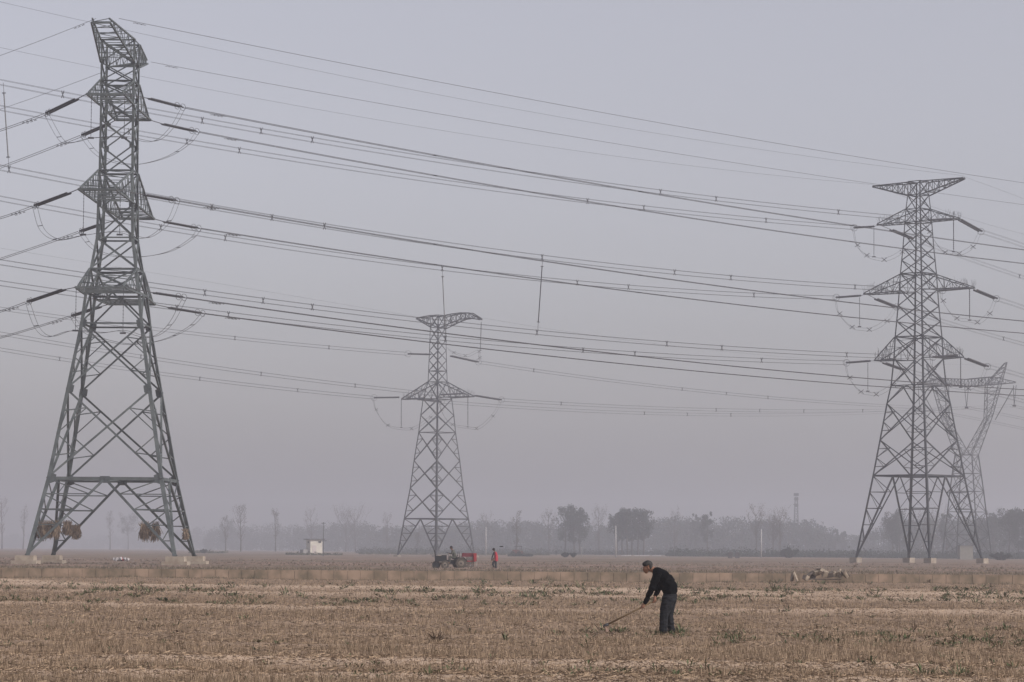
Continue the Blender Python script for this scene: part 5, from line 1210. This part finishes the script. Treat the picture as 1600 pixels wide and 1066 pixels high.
# the drill hitched behind
dr_ = empty('seed_drill', (gT.x, YW, FARZ-.03), R(4), 'red box seed drill with tines hitched behind the black tractor', 'seed drill')
def prism(mb, pts, y0, y1):
    k = [Vector((p.x, y0, p.z)) for p in pts]+[Vector((p.x, y1, p.z)) for p in pts]; n_ = len(pts)
    mb.add(k, [tuple(range(n_)), tuple(reversed(range(n_, 2*n_)))]+[(i, i+n_, (i+1) % n_+n_, (i+1) % n_) for i in range(n_)])
mb = MB(); mb.box(tp(730.5, 867.2, .1), (.95, 1.1, .30), 0, .9); mb.build('hopper', M_redd, dr_)
mb = MB(); prism(mb, [tp(738.8, 865), tp(743.5, 864.3), tp(744, 876.5), tp(740, 877.5)], -.62, -.56); prism(mb, [tp(738.8, 865), tp(743.5, 864.3), tp(744, 876.5), tp(740, 877.5)], .60, .66); mb.box(tp(741.5, 870.5, 0), (.24, 1.15, .6)); mb.build('end_plate', M_redp, dr_)
mb = MB(); mb.box(tp(733, 877, 0), (1.0, .08, .09)); mb.box(tp(731, 876.8, -.45), (1.0, .06, .07)); mb.bar(tp(716, 878, 0), tp(728, 877, 0), .06); mb.build('frame', M_redp, dr_)
for i in range(7):
    x_ = 728+i*2.0; mb = MB(); mb.tube([tp(x_, 870.5, -.3+.1*i), tp(x_+.6, 874, -.35+.1*i), tp(x_-.3, 880, -.3+.1*i), tp(x_+.6, 886, -.3+.1*i)], .024, 5); mb.build('tine', M_trac, dr_)
for x_ in (734.5, 744.3): mb = MB(); mb.tube([tp(x_, 878, -.4), tp(x_, 883, -.4)], .015, 5); mb.box(tp(x_, 883.7, -.4), (.07, .07, .07)); mb.build('marker_knob', M_sheet, dr_)
# driver
drv = empty('person', (gT.x, YW, FARZ-.03), R(4), 'driver in grey camouflage clothes and dark cap seated on the tractor', 'person')
M_camo = mat('grey_green_camouflage', (.115, .115, .095), .9, col2=(.045, .05, .042), scale=9); M_cap = mat('dark_cap', (.018, .018, .022), .9)
bodyd = [[(tp(709.5, 871.5), (.13, .15, .1)), (tp(709, 865.5), (.11, .14, .13)), (tp(707, 860), (.10, .16, .08))], [(tp(706.3, 859.5), .06), (tp(705.5, 858), .06)], [(tp(704.6, 856.3), (.10, .082, .12))], [(tp(702.6, 857.2, 0), (.016, .014, .02))],
         [(tp(707, 860.5, -.18), .05), (tp(705.8, 865.5, -.2), .042), (tp(702.2, 865.6, -.13), .03), (tp(700.6, 864.8, -.12), (.035, .03, .03))], [(tp(707, 860.5, .18), .05), (tp(705.5, 865.5, .2), .042), (tp(702, 865.4, .14), .03), (tp(700.4, 864.6, .12), (.035, .03, .03))],
         [(tp(708.5, 872, -.1), .08), (tp(703.5, 869.8, -.14), .065), (tp(702.3, 877.5, -.16), .045), (tp(701, 880, -.17), (.09, .04, .035))], [(tp(708.5, 872, .1), .08), (tp(703.5, 869.8, .16), .065), (tp(702.5, 877.5, .18), .045), (tp(701, 880, .18), (.09, .04, .035))]]
person_part('body', bodyd, M_skin, drv, .014, 3)
person_part('jacket', [[(tp(709.8, 872), (.16, .18, .08)), (tp(709.3, 866), (.17, .18, .14)), (tp(707.6, 860.8), (.14, .18, .09))], [(tp(707, 860.5, -.19), .07), (tp(705.8, 865.3, -.21), .06), (tp(702.5, 865.6, -.14), .047)], [(tp(707, 860.5, .19), .07), (tp(705.5, 865.3, .21), .06), (tp(702.5, 865.4, .14), .047)]], M_camo, drv, .016, 3)
person_part('trousers', [[(tp(708.8, 872.2, -.1), .1), (tp(703.5, 869.8, -.14), .085), (tp(702.2, 878.3, -.16), .066)], [(tp(708.8, 872.2, .1), .1), (tp(703.5, 869.8, .16), .085), (tp(702.4, 878.3, .18), .066)]], M_camo, drv, .016, 3)
person_part('cap', [[(tp(704.9, 855.0), (.12, .10, .095))], [(tp(705.9, 856.6), (.07, .09, .08))], [(tp(702.8, 855.4), (.06, .06, .018))]], M_cap, drv, .013, 2)

# far tractor with frame, parked by a heap
YP = 800; SP = F/560; gP = at(807, 867, YP); ft = empty('tractor', (gP.x, YP, FARZ), 0, 'hazy reddish tractor with roll frame parked by the distant poplar', 'tractor'); ft.scale = (1.43, 1.43, 1.43)
def pp(px, py, y=0): return Vector(((px-807)/SP, y, (867-py)/SP))
M_redh = mat('faded_red_tractor', (.16, .055, .05), .7, var=.2)
mb = MB(); mb.box(pp(806, 860.5), (1.5, .8, .75), 0, .85); mb.build('body', M_redh, ft); mb = MB(); mb.box(pp(813.5, 861.5), (.9, .6, .55), 0, .8); mb.build('bonnet', M_redh, ft)
for x_ in (801, 811):
    mb = MB(); mb.wheel(pp(x_, 863), (0, 1, 0), [(-.6, .25), (-.6, .42), (-.35, .46), (-.35, .3)], 18); mb.build('wheel', M_trac, ft)
for x_ in (805, 815): mb = MB(); mb.tube([pp(x_, 860), pp(x_, 852)], .045, 5); mb.build('frame_post', M_trac, ft)
mb = MB(); mb.tube([pp(803.5, 852), pp(816, 852)], .05, 5); mb.build('frame_bar', M_trac, ft)
hedge('scrub', 796, 830, 790, 859.5, 'dark scrub heap around the parked far tractor', M_leaf, 40, 'scrub', size=.22)
# far walkers seen only as specks
for px, top, Y, lab in ((651, 859.5, 900, 'tiny dark figure far off left of the middle pylon'), (869, 859, 950, 'tiny dark figure far off below the bare trees')):
    g = at(px, 866, Y); o = person_part('person', [[((0, 0, .9), (.17, .14, .12)), ((0, 0, 1.35), (.18, .14, .12))], [((0, 0, 1.62), (.10, .09, .12))], [((-.08, 0, .85), .09), ((-.16, 0, .05), .06)], [((.08, 0, .85), .09), ((.14, 0, .05), .06)], [((-.2, 0, 1.35), .05), ((-.26, 0, .85), .04)], [((.2, 0, 1.35), .05), ((.26, 0, .85), .04)]], M_black, None, .03, 2)
    o.location = (g.x, Y, FARZ); tag(o, lab, 'person')
# bird in flight
g = at(783.5, 854.3, 210); mb = MB(); mb.tube([(-.14, 0, .0), (-.06, 0, .01), (.06, 0, 0), (.16, 0, -.02)], [.01, .035, .03, .006], 8)
bird = mb.build('bird', M_black, None, True); bird.location = g; tag(bird, 'small dark bird flying low right of the walking woman', 'bird')
for s_ in (-1, 1):
    mb = MB(); mb.add([(-.04, 0, .01), (.05, 0, .01), (.10, s_*.13, .05), (.14, s_*.26, .02), (.03, s_*.12, .06), (-.04, 0, -.005), (.05, 0, -.005), (.10, s_*.13, .04)], [(0, 1, 2, 4), (4, 2, 3), (5, 6, 7)]); mb.build('wing', M_black, bird)

# ------------------------------------------------------------------ the air
hz = MB(); hz.box((0, 1925, 32.5), (4990, 4290, 67)); hzm = bpy.data.materials.new('haze_air'); hzm.use_nodes = True; n = hzm.node_tree; n.nodes.clear()
vo = n.nodes.new('ShaderNodeVolumePrincipled'); vo.inputs['Density'].default_value = HAZE; vo.inputs['Color'].default_value = (*HAZE_COL, 1); vo.inputs['Anisotropy'].default_value = 0.45
ou = n.nodes.new('ShaderNodeOutputMaterial'); n.links.new(vo.outputs[0], ou.inputs['Volume'])
o = hz.build('haze', hzm); tag(o, label='thin grey mist over the whole plain', cat='haze', kind='stuff')
